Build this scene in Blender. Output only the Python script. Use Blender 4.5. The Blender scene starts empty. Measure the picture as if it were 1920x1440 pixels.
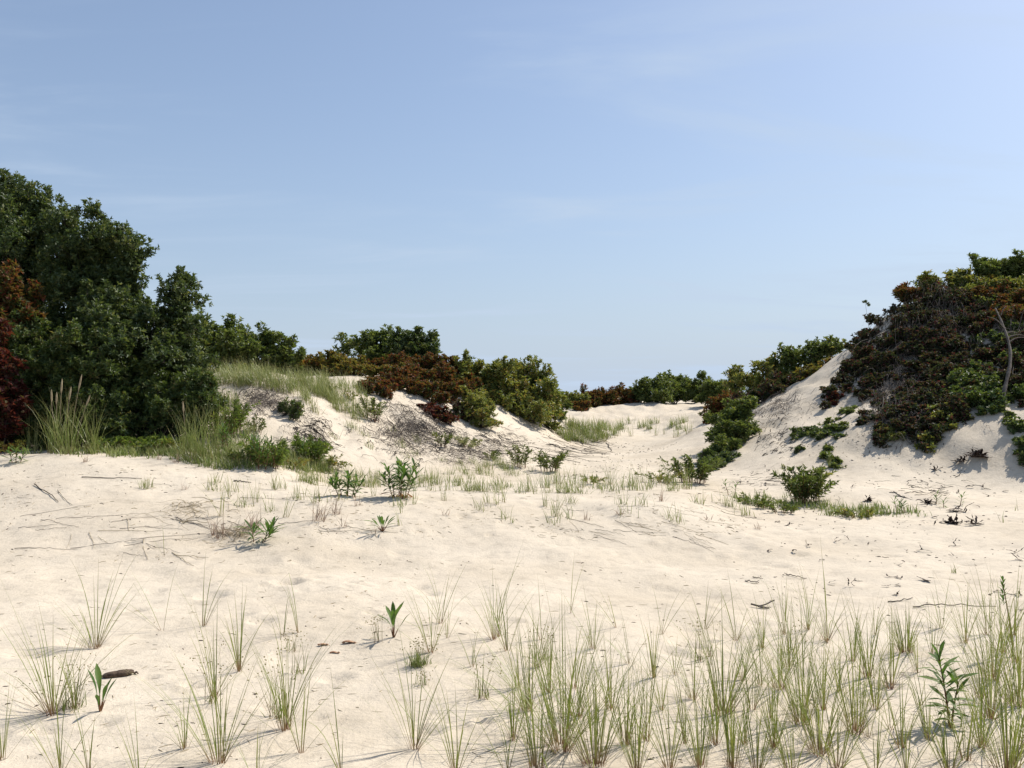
import bpy, math, random
import numpy as np
from mathutils import Vector, Matrix, Quaternion

random.seed(11)
RNG = np.random.default_rng(11)
SC = bpy.context.scene
COL = SC.collection

# ------------------------------------------------------------------ camera, sky, sun, exposure
F_PX, CX, CY, HORIZON = 1732.0, 960.0, 720.0, 740.0      # photograph's pixels
EYE = 1.6
PITCH = math.atan((HORIZON - CY) / F_PX)
cam_d = bpy.data.cameras.new('camera')
cam = bpy.data.objects.new('camera', cam_d)
COL.objects.link(cam)
cam_d.sensor_width = 36.0
cam_d.lens = 36.0 * F_PX / 1920.0
cam_d.clip_start, cam_d.clip_end = 0.05, 9000.0
cam.location = (0, 0, EYE)
cam.rotation_euler = (math.radians(90) + PITCH, 0, 0)
SC.camera = cam

SUN_AZ, SUN_EL = math.radians(52), math.radians(47)       # azimuth from +Y towards +X
SUN_DIR = Vector((math.sin(SUN_AZ) * math.cos(SUN_EL), math.cos(SUN_AZ) * math.cos(SUN_EL), math.sin(SUN_EL)))
world = bpy.data.worlds.new('World')
SC.world = world
world.use_nodes = True
wn, wl = world.node_tree.nodes, world.node_tree.links
wn.clear()
w_out = wn.new('ShaderNodeOutputWorld')
w_bg = wn.new('ShaderNodeBackground')
w_sky = wn.new('ShaderNodeTexSky')
w_sky.sky_type = 'NISHITA'
w_sky.sun_disc = False
w_sky.sun_elevation = SUN_EL
w_sky.sun_rotation = SUN_AZ
w_sky.air_density = 1.0
w_sky.dust_density = 1.8
w_sky.ozone_density = 5.0
w_bg.inputs['Strength'].default_value = 0.101
# thin cirrus: the direction is projected on a high flat layer, so the wisps converge like real ones
w_tc = wn.new('ShaderNodeTexCoord')
w_sep = wn.new('ShaderNodeSeparateXYZ')
wl.new(w_tc.outputs['Generated'], w_sep.inputs[0])
w_zc = wn.new('ShaderNodeMath'); w_zc.operation = 'ADD'; w_zc.inputs[1].default_value = 0.12
w_zm = wn.new('ShaderNodeMath'); w_zm.operation = 'MAXIMUM'; w_zm.inputs[1].default_value = 0.0
wl.new(w_sep.outputs['Z'], w_zm.inputs[0]); wl.new(w_zm.outputs[0], w_zc.inputs[0])
w_dx = wn.new('ShaderNodeMath'); w_dx.operation = 'DIVIDE'
w_dy = wn.new('ShaderNodeMath'); w_dy.operation = 'DIVIDE'
wl.new(w_sep.outputs['X'], w_dx.inputs[0]); wl.new(w_zc.outputs[0], w_dx.inputs[1])
wl.new(w_sep.outputs['Y'], w_dy.inputs[0]); wl.new(w_zc.outputs[0], w_dy.inputs[1])
w_cmb = wn.new('ShaderNodeCombineXYZ')
wl.new(w_dx.outputs[0], w_cmb.inputs[0]); wl.new(w_dy.outputs[0], w_cmb.inputs[1])
w_map = wn.new('ShaderNodeMapping')
w_map.inputs['Rotation'].default_value = (0, 0, math.radians(-35))
w_map.inputs['Scale'].default_value = (0.55, 1.5, 1.0)
w_map.inputs['Location'].default_value = (8.8, 4.4, 0.0)
wl.new(w_cmb.outputs[0], w_map.inputs[0])
w_no = wn.new('ShaderNodeTexNoise')
w_no.inputs['Scale'].default_value = 1.35
w_no.inputs['Detail'].default_value = 7.0
w_no.inputs['Roughness'].default_value = 0.56
w_no.inputs['Distortion'].default_value = 0.55
wl.new(w_map.outputs[0], w_no.inputs['Vector'])
w_rmp = wn.new('ShaderNodeMapRange')
w_rmp.interpolation_type = 'SMOOTHSTEP'
w_rmp.inputs['From Min'].default_value = 0.46
w_rmp.inputs['From Max'].default_value = 0.80
w_rmp.inputs['To Min'].default_value = 0.18
w_rmp.inputs['To Max'].default_value = 0.62
wl.new(w_no.outputs['Fac'], w_rmp.inputs['Value'])
w_mix = wn.new('ShaderNodeMix'); w_mix.data_type = 'RGBA'
# the veil is looked through at a slant near the horizon, so it thickens there
w_e1 = wn.new('ShaderNodeMath'); w_e1.operation = 'MULTIPLY'; w_e1.inputs[1].default_value = -1.0 / 0.15
wl.new(w_zm.outputs[0], w_e1.inputs[0])
w_e2 = wn.new('ShaderNodeMath'); w_e2.operation = 'EXPONENT'
wl.new(w_e1.outputs[0], w_e2.inputs[0])
w_e3 = wn.new('ShaderNodeMath'); w_e3.operation = 'MULTIPLY_ADD'; w_e3.inputs[1].default_value = 0.78
w_e3.use_clamp = True
wl.new(w_e2.outputs[0], w_e3.inputs[0]); wl.new(w_rmp.outputs[0], w_e3.inputs[2])
wl.new(w_e3.outputs[0], w_mix.inputs[0])
wl.new(w_sky.outputs[0], w_mix.inputs[6])
w_mix.inputs[7].default_value = (4.35, 5.25, 6.5, 1)   # thin high veil that milks the blue
wl.new(w_mix.outputs[2], w_bg.inputs['Color'])
wl.new(w_bg.outputs[0], w_out.inputs['Surface'])

sun_d = bpy.data.lights.new('sun', 'SUN')
sun_d.energy = 4.8
sun_d.angle = math.radians(0.8)
sun_d.color = (1.0, 0.945, 0.86)
sun = bpy.data.objects.new('sun', sun_d)
COL.objects.link(sun)
sun.rotation_euler = SUN_DIR.to_track_quat('Z', 'Y').to_euler()
sun.location = (20, 10, 30)

SC.view_settings.view_transform = 'Standard'
SC.view_settings.look = 'None'
SC.view_settings.gamma = 1.0
SC.view_settings.use_curve_mapping = False
SC.view_settings.exposure = 0.35
SC.render.engine = 'CYCLES'
SC.cycles.max_bounces = 6
SC.cycles.transparent_max_bounces = 6

# ------------------------------------------------------------------ helpers: names, meshes
def put(o, parent=None):
    COL.objects.link(o)
    if parent is not None:
        o.parent = parent
    return o

def tag(o, label=None, cat=None, group=None, kind=None):
    if label: o['label'] = label
    if cat: o['category'] = cat
    if group: o['group'] = group
    if kind: o['kind'] = kind
    return o

def empty(name, loc=(0, 0, 0)):
    o = bpy.data.objects.new(name, None)
    o.empty_display_size = 0.1
    o.location = loc
    return put(o)

def mesh_np(name, V, faces, mat, attrs=None, smooth=False):
    """V (n,3); faces: list of integer arrays (m,k)."""
    me = bpy.data.meshes.new(name)
    V = np.asarray(V, dtype=np.float32)
    me.vertices.add(len(V))
    me.vertices.foreach_set('co', V.ravel())
    idx = np.concatenate([f.ravel() for f in faces]).astype(np.int32)
    tot = np.concatenate([np.full(len(f), f.shape[1]) for f in faces]).astype(np.int32)
    start = np.concatenate([[0], np.cumsum(tot)[:-1]]).astype(np.int32)
    me.loops.add(len(idx))
    me.loops.foreach_set('vertex_index', idx)
    me.polygons.add(len(tot))
    me.polygons.foreach_set('loop_start', start)
    if smooth:
        me.polygons.foreach_set('use_smooth', np.ones(len(tot), dtype=bool))
    for k, v in (attrs or {}).items():
        a = me.attributes.new(k, 'FLOAT', 'POINT')
        a.data.foreach_set('value', np.asarray(v, dtype=np.float32))
    me.update(calc_edges=True)
    me.materials.append(mat)
    return me

def obj(name, me, parent=None):
    return put(bpy.data.objects.new(name, me), parent)

def unit(v):
    return v / np.maximum(np.linalg.norm(v, axis=-1, keepdims=True), 1e-9)

# ------------------------------------------------------------------ materials
def new_mat(name):
    m = bpy.data.materials.new(name)
    m.use_nodes = True
    n, l = m.node_tree.nodes, m.node_tree.links
    n.clear()
    out = n.new('ShaderNodeOutputMaterial')
    return m, n, l, out

def ramp(n, stops):
    r = n.new('ShaderNodeValToRGB')
    el = r.color_ramp.elements
    while len(el) < len(stops):
        el.new(0.5)
    for e, (p, c) in zip(el, stops):
        e.position = p
        e.color = (c[0], c[1], c[2], 1)
    return r

def leaf_mat(name, stops, transl=0.28, rough=0.52, spec=0.38):
    g = {'dark_evergreen_leaf': 1.75, 'cedar_leaf': 1.6, 'olive_leaf': 1.8, 'vine_leaf': 1.25, 'red_leaf': .85, 'goldenrod_leaf': 1.1, 'amber_leaf': 1.2, 'rust_leaf': 1.15, 'green_leaf': 1.4}.get(name, 1.35)
    stops = [(p, (c[0] * g, c[1] * g, c[2] * g)) for p, c in stops]
    transl += .06
    m, n, l, out = new_mat(name)
    at_ = n.new('ShaderNodeAttribute'); at_.attribute_name = 'tint'
    r = ramp(n, stops)
    l.new(at_.outputs['Fac'], r.inputs[0])
    p = n.new('ShaderNodeBsdfPrincipled')
    if name in ('vine_leaf', 'rust_leaf', 'red_leaf', 'amber_leaf'): rough, spec = .66, .22
    p.inputs['Roughness'].default_value = rough
    p.inputs['Specular IOR Level'].default_value = spec
    l.new(r.outputs[0], p.inputs['Base Color'])
    t = n.new('ShaderNodeBsdfTranslucent')
    hs = n.new('ShaderNodeMix'); hs.data_type = 'RGBA'; hs.blend_type = 'MULTIPLY'
    hs.inputs[0].default_value = 1.0
    hs.inputs[7].default_value = (1.5, 1.45, 0.8, 1)
    l.new(r.outputs[0], hs.inputs[6])
    l.new(hs.outputs[2], t.inputs['Color'])
    mx = n.new('ShaderNodeMixShader'); mx.inputs[0].default_value = transl
    l.new(p.outputs[0], mx.inputs[1]); l.new(t.outputs[0], mx.inputs[2])
    l.new(mx.outputs[0], out.inputs['Surface'])
    return m

def blade_mat(name, stops, transl=0.3, obj_random=False, alt=None):
    """colour along the blade (attribute along), shifted by the blade's own tint."""
    m, n, l, out = new_mat(name)
    at_ = n.new('ShaderNodeAttribute'); at_.attribute_name = 'along'
    r = ramp(n, stops)
    l.new(at_.outputs['Fac'], r.inputs[0])
    r2 = ramp(n, alt or [(p, (c[0] * 1.35, c[1] * 1.12, c[2] * 1.2)) for p, c in stops])
    l.new(at_.outputs['Fac'], r2.inputs[0])
    mx0 = n.new('ShaderNodeMix'); mx0.data_type = 'RGBA'
    if obj_random:
        oi = n.new('ShaderNodeObjectInfo')
        l.new(oi.outputs['Random'], mx0.inputs[0])
    else:
        a2 = n.new('ShaderNodeAttribute'); a2.attribute_name = 'tint'
        l.new(a2.outputs['Fac'], mx0.inputs[0])
    l.new(r.outputs[0], mx0.inputs[6]); l.new(r2.outputs[0], mx0.inputs[7])
    p = n.new('ShaderNodeBsdfPrincipled')
    p.inputs['Roughness'].default_value = 0.45
    p.inputs['Specular IOR Level'].default_value = 0.4
    l.new(mx0.outputs[2], p.inputs['Base Color'])
    t = n.new('ShaderNodeBsdfTranslucent')
    l.new(mx0.outputs[2], t.inputs['Color'])
    mx = n.new('ShaderNodeMixShader'); mx.inputs[0].default_value = transl
    l.new(p.outputs[0], mx.inputs[1]); l.new(t.outputs[0], mx.inputs[2])
    l.new(mx.outputs[0], out.inputs['Surface'])
    return m

def bark_mat(name, c0, c1, scale=30.0, rough=0.9):
    m, n, l, out = new_mat(name)
    tc = n.new('ShaderNodeTexCoord')
    no = n.new('ShaderNodeTexNoise')
    no.inputs['Scale'].default_value = scale
    no.inputs['Detail'].default_value = 5
    l.new(tc.outputs['Object'], no.inputs['Vector'])
    r = ramp(n, [(0.3, c0), (0.7, c1)])
    l.new(no.outputs['Fac'], r.inputs[0])
    p = n.new('ShaderNodeBsdfPrincipled')
    p.inputs['Roughness'].default_value = rough
    p.inputs['Specular IOR Level'].default_value = 0.2
    l.new(r.outputs[0], p.inputs['Base Color'])
    b = n.new('ShaderNodeBump'); b.inputs['Strength'].default_value = 0.5; b.inputs['Distance'].default_value = 0.01
    l.new(no.outputs['Fac'], b.inputs['Height']); l.new(b.outputs[0], p.inputs['Normal'])
    l.new(p.outputs[0], out.inputs['Surface'])
    return m

def sand_mat():
    m, n, l, out = new_mat('dune_sand')
    g = n.new('ShaderNodeNewGeometry')
    def noise(scale, detail, rough=0.55):
        x = n.new('ShaderNodeTexNoise')
        x.inputs['Scale'].default_value = scale
        x.inputs['Detail'].default_value = detail
        x.inputs['Roughness'].default_value = rough
        l.new(g.outputs['Position'], x.inputs['Vector'])
        return x
    big, mid, fine, grain = noise(0.5, 4), noise(7.0, 6, 0.68), noise(30.0, 5, 0.7), noise(420.0, 2, 0.6)
    r = ramp(n, [(0.30, (0.515, 0.440, 0.338)), (0.52, (0.572, 0.496, 0.392)), (0.75, (0.610, 0.536, 0.430))])
    l.new(big.outputs['Fac'], r.inputs[0])
    r2 = ramp(n, [(0.30, (0.76, 0.75, 0.74)), (0.50, (1, 1, 1)), (0.8, (1.05, 1.04, 1.03))])
    l.new(mid.outputs['Fac'], r2.inputs[0])
    r3 = ramp(n, [(0.30, (0.72, 0.70, 0.68)), (0.43, (0.97, 0.97, 0.97)), (0.7, (1.04, 1.04, 1.04))])
    l.new(grain.outputs['Fac'], r3.inputs[0])
    m1 = n.new('ShaderNodeMix'); m1.data_type = 'RGBA'; m1.blend_type = 'MULTIPLY'; m1.inputs[0].default_value = 0.75
    l.new(r.outputs[0], m1.inputs[6]); l.new(r2.outputs[0], m1.inputs[7])
    m2 = n.new('ShaderNodeMix'); m2.data_type = 'RGBA'; m2.blend_type = 'MULTIPLY'; m2.inputs[0].default_value = 0.7
    l.new(m1.outputs[2], m2.inputs[6]); l.new(r3.outputs[0], m2.inputs[7])
    p = n.new('ShaderNodeBsdfPrincipled')
    p.inputs['Roughness'].default_value = 0.95
    p.inputs['Specular IOR Level'].default_value = 0.12
    l.new(m2.outputs[2], p.inputs['Base Color'])
    b1 = n.new('ShaderNodeBump'); b1.inputs['Strength'].default_value = 0.4; b1.inputs['Distance'].default_value = 0.03
    l.new(mid.outputs['Fac'], b1.inputs['Height'])
    b2 = n.new('ShaderNodeBump'); b2.inputs['Strength'].default_value = 0.75; b2.inputs['Distance'].default_value = 0.012
    l.new(fine.outputs['Fac'], b2.inputs['Height']); l.new(b1.outputs[0], b2.inputs['Normal'])
    b3 = n.new('ShaderNodeBump'); b3.inputs['Strength'].default_value = 0.35; b3.inputs['Distance'].default_value = 0.002
    l.new(grain.outputs['Fac'], b3.inputs['Height']); l.new(b2.outputs[0], b3.inputs['Normal'])
    l.new(b3.outputs[0], p.inputs['Normal'])
    l.new(p.outputs[0], out.inputs['Surface'])
    return m

M = {}
M['sand'] = sand_mat()
M['dark'] = leaf_mat('dark_evergreen_leaf', [(0.0, (.022, .036, .013)), (.5, (.038, .057, .019)), (.85, (.066, .084, .027)), (1, (.092, .098, .034))], 0.24)
M['cedar'] = leaf_mat('cedar_leaf', [(0.0, (.026, .046, .014)), (.5, (.048, .072, .020)), (.85, (.080, .100, .028)), (1, (.11, .10, .04))], 0.24)
M['green'] = leaf_mat('green_leaf', [(0.0, (.040, .062, .018)), (.5, (.070, .096, .026)), (.85, (.110, .134, .038)), (1, (.150, .148, .048))], 0.30)
M['olive'] = leaf_mat('olive_leaf', [(0.0, (.050, .070, .018)), (.45, (.085, .100, .026)), (.8, (.120, .118, .032)), (1, (.170, .110, .035))], 0.30)
M['amber'] = leaf_mat('amber_leaf', [(0.0, (.062, .076, .020)), (.45, (.100, .100, .026)), (.75, (.145, .100, .028)), (1, (.160, .060, .022))], 0.32)
M['rust'] = leaf_mat('rust_leaf', [(0.0, (.034, .050, .016)), (.35, (.070, .072, .020)), (.6, (.110, .055, .020)), (.8, (.120, .026, .020)), (1, (.150, .090, .030))], 0.28)
M['vine'] = leaf_mat('vine_leaf', [(0.0, (.016, .028, .013)), (.45, (.036, .046, .020)), (.60, (.050, .040, .026)), (.74, (.060, .025, .026)), (.88, (.072, .012, .024)), (1, (.085, .090, .028))], 0.26)
M['red'] = leaf_mat('red_leaf', [(0.0, (.030, .034, .014)), (.30, (.060, .026, .018)), (.50, (.085, .018, .020)), (.75, (.115, .030, .022)), (1, (.085, .075, .026))], 0.30)
M['bright'] = leaf_mat('bright_herb_leaf', [(0.0, (.062, .098, .022)), (.6, (.092, .135, .032)), (1, (.140, .165, .048))], 0.32)
M['silver'] = leaf_mat('silver_leaf', [(0.0, (.130, .150, .090)), (.6, (.190, .205, .120)), (1, (.250, .230, .140))], 0.25)
M['bark'] = bark_mat('grey_bark', (.030, .025, .020), (.080, .068, .056))
M['twig'] = bark_mat('weathered_twig', (.100, .082, .070), (.230, .200, .175), 18)
M['dead'] = bark_mat('dead_wood', (.075, .062, .052), (.170, .145, .122), 22)
M['drift'] = bark_mat('driftwood', (.050, .034, .024), (.150, .105, .075), 60)
M['weed'] = bark_mat('dry_seaweed', (.022, .015, .012), (.075, .050, .040), 50, 0.8)
M['straw'] = bark_mat('dry_straw', (.230, .180, .110), (.400, .330, .215), 14)
M['shell'] = bark_mat('crab_shell', (.200, .085, .040), (.480, .300, .180), 60, 0.5)
M['blade'] = blade_mat('beach_grass_blade',
    [(0.0, (.230, .095, .055)), (.09, (.210, .160, .070)), (.22, (.150, .195, .026)), (.75, (.158, .203, .032)), (1, (.280, .230, .090))],
    0.34, True, [(0.0, (.270, .130, .070)), (.14, (.260, .220, .095)), (.3, (.225, .245, .046)), (.7, (.245, .258, .060)), (1, (.360, .300, .140))])
M['grass'] = blade_mat('dune_grass_blade',
    [(0.0, (.230, .170, .080)), (.2, (.135, .195, .034)), (.7, (.160, .220, .045)), (1, (.300, .275, .115))],
    0.32, False, [(0.0, (.300, .220, .110)), (.25, (.290, .290, .100)), (.7, (.370, .365, .140)), (1, (.480, .420, .210))])
M['drygrass'] = blade_mat('dry_grass_blade', [(0.0, (.150, .085, .055)), (.4, (.270, .205, .135)), (1, (.330, .270, .190))], 0.2)
M['herb'] = leaf_mat('goldenrod_leaf', [(0.0, (.045, .095, .020)), (.6, (.070, .130, .028)), (1, (.110, .165, .042))], 0.30, 0.6, 0.3)
M['herbdry'] = leaf_mat('dry_goldenrod_leaf', [(0.0, (.110, .040, .020)), (.5, (.190, .085, .035)), (1, (.230, .140, .050))], 0.2)
M['stem'] = bark_mat('red_stem', (.130, .050, .030), (.200, .110, .050), 20, 0.6)
M['sedge'] = blade_mat('sedge_stem', [(0.0, (.210, .130, .065)), (.3, (.150, .155, .055)), (1, (.200, .190, .080))], 0.25)
M['seed'] = bark_mat('sedge_seed_head', (.200, .175, .070), (.330, .280, .130), 80)

# ------------------------------------------------------------------ projection: a photograph pixel and a distance give a point of the place
def ray(px, py):
    x = (np.asarray(px, float) - CX) / F_PX
    z = -(np.asarray(py, float) - CY) / F_PX
    c, s = math.cos(PITCH), math.sin(PITCH)
    y2, z2 = c - s * z, s + c * z
    return x / y2, z2 / y2                      # slopes per metre of depth

def at(px, py, Y):
    a, b = ray(px, py)
    return np.stack([a * Y, np.broadcast_to(np.asarray(Y, float), np.shape(a * Y)), EYE + b * Y], -1)

# ------------------------------------------------------------------ terrain
CP = []
def cY(px, py, Y): CP.append(at(px, py, Y))
def cZ(px, py, z):
    a, b = ray(px, py)
    CP.append(at(px, py, (z - EYE) / b))
for x in (-8, -4, 0, 4, 8):
    for y in (-6, 0, 3, 5.5):
        CP.append(np.array([x, y, 0.0]))
for a in [(0, 1075, .03), (300, 1062, .03), (560, 1055, .02), (800, 1030, .02), (1050, 1020, .02), (1250, 1010, .02), (1400, 985, .01),
          (1500, 975, 0), (1700, 985, 0), (1900, 1000, 0), (2100, 1000, 0), (-200, 1075, .03)]: cZ(*a)
for a in [
    (-200, 960, 10.6), (0, 960, 10.6), (300, 960, 10.4), (550, 970, 10.3), (800, 960, 10.8), (1050, 965, 11.1), (1250, 955, 11.4),
    (-200, 862, 13), (0, 862, 13), (200, 858, 13), (400, 885, 12.8), (550, 905, 12.6), (700, 920, 12.5), (850, 915, 12.6), (1000, 922, 12.6),
    (1150, 928, 12.6), (1290, 925, 12.6), (1370, 955, 12.3),
    (700, 915, 14.5), (850, 905, 14.8), (1000, 912, 14.5), (1150, 915, 14.5), (1290, 912, 14.5),
    (1050, 880, 18.5), (1200, 880, 18.5), (1280, 870, 19.5), (1100, 845, 23), (1250, 840, 24), (1060, 825, 26), (1180, 815, 28.5),
    (1290, 815, 27.5), (1150, 790, 33), (1250, 780, 34.5), (1060, 795, 31), (1200, 760, 38.5), (1280, 760, 38.5), (1120, 768, 38), (1340, 770, 36),
    (1050, 752, 41), (1200, 757, 41), (1350, 752, 41), (1050, 768, 47), (1200, 770, 47), (1350, 765, 47), (450, 712, 24), (550, 716, 25), (650, 714, 26), (750, 709, 27.5), (850, 720, 29), (350, 705, 23),
    (600, 895, 14.2), (720, 888, 15.5), (850, 880, 16.8), (950, 868, 18.5), (1020, 845, 21.5), (1040, 815, 25.5),
    (560, 810, 15.8), (650, 830, 16.5), (750, 840, 17.5), (850, 840, 19), (950, 825, 21.5),
    (600, 770, 17.5), (700, 790, 18.7), (800, 800, 20), (900, 795, 22), (650, 740, 19.5), (750, 755, 20.8), (850, 765, 22.5), (980, 780, 25.5),
    (450, 705, 19.5), (550, 712, 21), (650, 712, 22.5), (750, 705, 24), (850, 715, 25.5), (950, 735, 27), (1030, 765, 29),
    (0, 845, 14.5), (200, 840, 14.8), (400, 845, 14.3), (500, 850, 14), (430, 790, 16), (380, 730, 17.8), (470, 760, 17),
    (250, 800, 17), (100, 780, 18), (100, 700, 22), (250, 690, 22), (-200, 840, 14.5), (-200, 760, 18), (-300, 700, 23),
    (1400, 905, 16.3), (1500, 890, 16.5), (1650, 880, 16.3), (1800, 880, 16), (1920, 890, 15.5), (2060, 890, 15),
    (1450, 935, 14), (1600, 930, 14), (1800, 930, 13.8), (1920, 950, 12.8), (2060, 950, 12.8),
    (1420, 860, 18.5), (1500, 840, 18.3), (1600, 830, 17.6), (1750, 830, 16.9), (1900, 820, 16.4), (2060, 810, 16.1),
    (1480, 790, 20.5), (1550, 770, 20.3), (1650, 770, 18.8), (1750, 760, 18.3), (1900, 750, 17.8), (2060, 740, 17.5),
    (1550, 720, 22), (1600, 690, 22.3), (1700, 690, 20.8), (1800, 680, 20.3), (1920, 660, 19.8), (2060, 650, 19.5),
    (1640, 640, 23.3), (1720, 610, 22.5), (1820, 600, 22), (1940, 580, 21.5), (2080, 580, 21.3),
    (1700, 572, 24.5), (1800, 552, 24.5), (1920, 532, 24.5), (2080, 525, 24.5),
    (1330, 800, 25.5), (1400, 780, 24.5), (1450, 742, 26), (1520, 712, 26.5), (1400, 752, 29), (1340, 775, 31), (1500, 700, 30)]: cY(*a)
for p in [(-16, 30, 1.9), (-9, 30, 1.8), (-3, 32, 1.5), (12, 31, 3.0), (17, 31, 3.6), (-16, 40, 1.2), (-6, 40, 1.1), (15, 40, 1.6), (22, 40, 1.8),
          (-22, 15, 1.0), (-24, 28, 2.0), (19, 8, .1), (22, 16, 1.4), (25, 26, 3.6), (-20, 5, .2), (20, 0, 0), (-20, -6, 0), (20, -6, 0),
          (0, 60, .2), (-25, 58, .3), (25, 58, .4), (8, 50, .7), (-30, 45, .6), (32, 45, .7)]: CP.append(np.array(p, float))
CP = np.array(CP)

def tps_fit(P, lam=0.0):
    n = len(P)
    d = np.linalg.norm(P[:, None, :2] - P[None, :, :2], axis=2)
    K = np.where(d > 0, d * d * np.log(d + 1e-12), 0) + lam * np.eye(n)
    A = np.zeros((n + 3, n + 3)); A[:n, :n] = K
    A[:n, n] = 1; A[:n, n + 1:] = P[:, :2]
    A[n, :n] = 1; A[n + 1:, :n] = P[:, :2].T
    return np.linalg.solve(A, np.concatenate([P[:, 2], [0, 0, 0]]))
TW = tps_fit(CP, 0.02)
def tps(x, y):
    out = TW[-3] + TW[-2] * x + TW[-1] * y
    for i in range(len(CP)):
        r2 = (x - CP[i, 0]) ** 2 + (y - CP[i, 1]) ** 2
        out = out + TW[i] * 0.5 * r2 * np.log(r2 + 1e-12)
    return out
GX0, GY0, GS, GNX, GNY = -34.0, -8.0, 0.125, 545, 565
_gx, _gy = np.meshgrid(GX0 + GS * np.arange(GNX), GY0 + GS * np.arange(GNY), indexing='ij')
TG = tps(_gx, _gy)
_res = tps(CP[:, 0], CP[:, 1]) - CP[:, 2]
print('RES', np.abs(_res).max(), [(CP[i].round(1).tolist(), round(_res[i], 2)) for i in np.argsort(-np.abs(_res))[:12]])
TAB = RNG.random((256, 256))
def vnoise(x, y):
    xi, yi = np.floor(x).astype(int), np.floor(y).astype(int)
    fx, fy = x - xi, y - yi
    fx, fy = fx * fx * fx * (fx * (fx * 6 - 15) + 10), fy * fy * fy * (fy * (fy * 6 - 15) + 10)
    g = lambda i, j: TAB[i & 255, j & 255]
    a = g(xi, yi) * (1 - fx) + g(xi + 1, yi) * fx
    b = g(xi, yi + 1) * (1 - fx) + g(xi + 1, yi + 1) * fx
    return a * (1 - fy) + b * fy - 0.5
DENTS = np.stack([RNG.uniform(-5.5, 6.5, 300), RNG.uniform(2.8, 11.8, 300), RNG.uniform(.035, .12, 300), RNG.uniform(.008, .028, 300)], 1)
def height(x, y):
    x, y = np.asarray(x, float), np.asarray(y, float)
    u = np.clip((x - GX0) / GS, 0, GNX - 1.001); v = np.clip((y - GY0) / GS, 0, GNY - 1.001)
    i, j = u.astype(int), v.astype(int)
    fu, fv = u - i, v - j
    h = (TG[i, j] * (1 - fu) + TG[i + 1, j] * fu) * (1 - fv) + (TG[i, j + 1] * (1 - fu) + TG[i + 1, j + 1] * fu) * fv
    far = np.maximum(np.abs(x) - 26, 0) / 8 + np.maximum(y - 52, 0) / 10 + np.maximum(-5 - y, 0) / 3
    w = np.clip(1 - far, 0, 1); w = w * w * (3 - 2 * w)
    h = h * w + (1 - w) * (-0.4)
    n = (0.10 * vnoise(x * .55 + 3, y * .55 + 9) + 0.055 * vnoise(x * 1.4 + 31, y * 1.4 + 5) + 0.022 * vnoise(x * 3.7 + 11, y * 3.7 + 77)
         + 0.008 * vnoise(x * 8.5 + 51, y * 8.5 + 17))
    # slumped runnels where the sand stands steep
    rill = np.clip((h - 0.25) * 2.2, 0, 1) * np.clip((y - 12) / 3, 0, 1) * w
    n = n + rill * 0.10 * vnoise(x * 2.6 + 7, y * 0.9 + 3) + rill * .05 * vnoise(x * 6 + 1, y * 2.0 + 13)
    return h + n

def cast(px, py):
    """where the ray through a photograph pixel meets the sand (vectorised)."""
    px, py = np.atleast_1d(np.asarray(px, float)), np.atleast_1d(np.asarray(py, float))
    a, b = ray(px, py)
    Y = np.geomspace(2.2, 60, 900)
    out = np.zeros((len(px), 3))
    for s in range(0, len(px), 400):
        A, B = a[s:s + 400, None], b[s:s + 400, None]
        d = EYE + B * Y - height(A * Y, np.broadcast_to(Y, (len(A), len(Y))))
        hit = d <= 0
        k = np.where(hit.any(1), hit.argmax(1), len(Y) - 1)
        k = np.maximum(k, 1)
        r = np.arange(len(A))
        d0, d1 = d[r, k - 1], d[r, k]
        t = np.clip(d0 / np.maximum(d0 - d1, 1e-9), 0, 1)
        y = Y[k - 1] + (Y[k] - Y[k - 1]) * t
        x = A[:, 0] * y
        out[s:s + 400] = np.stack([x, y, height(x, y)], 1)
    return out
def g1(px, py): return cast(px, py)[0]
def mpp(Y): return Y / F_PX                       # metres in one photograph pixel at depth Y

def build_ground():
    ys = np.concatenate([np.linspace(-60, -8, 10)[:-1], np.linspace(-8, 2.6, 40)[:-1], np.geomspace(2.6, 62, 470)[:-1], np.geomspace(62, 5000, 30)])
    us = np.linspace(-1, 1, 481)
    us = us * 0.62 + us ** 3 * 0.6 + us ** 9 * 2.5
    wy = np.sqrt(np.maximum(ys, 0) ** 2 + 5.0 ** 2)
    wy[ys < 2.6] = np.sqrt(2.6 ** 2 + 25) + (2.6 - ys[ys < 2.6]) * 1.2
    X = us[None, :] * wy[:, None]
    Yg = np.broadcast_to(ys[:, None], X.shape)
    Z = height(X, Yg)
    near = (Yg > 2.4) & (Yg < 12)
    for dx, dy, r, dep in DENTS:
        m = near & (np.abs(Yg - dy) < r * 3) & (np.abs(X - dx) < r * 3)
        q = ((X[m] - dx) ** 2 + ((Yg[m] - dy) * 1.3) ** 2) / (r * r)
        Z[m] += dep * (-np.exp(-q) + 0.5 * np.exp(-(np.sqrt(q) - 1.5) ** 2 * 3))
    ny, nx = X.shape
    V = np.stack([X, Yg, Z], -1).reshape(-1, 3)
    i = (np.arange(ny - 1)[:, None] * nx + np.arange(nx - 1)[None, :]).ravel()
    Fq = np.stack([i, i + 1, i + nx + 1, i + nx], 1)
    o = obj('sand_dunes', mesh_np('sand_dunes', V, [Fq], M['sand'], smooth=True))
    tag(o, 'pale dry sand of the dunes and hollow', None, None, 'structure')
build_ground()

# ------------------------------------------------------------------ batch geometry
def perp(a):
    h = np.where(np.abs(a[..., 2:3]) < 0.9, np.array([0, 0, 1.0]), np.array([1.0, 0, 0]))
    u = unit(np.cross(h, a))
    return u, np.cross(a, u)

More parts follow.
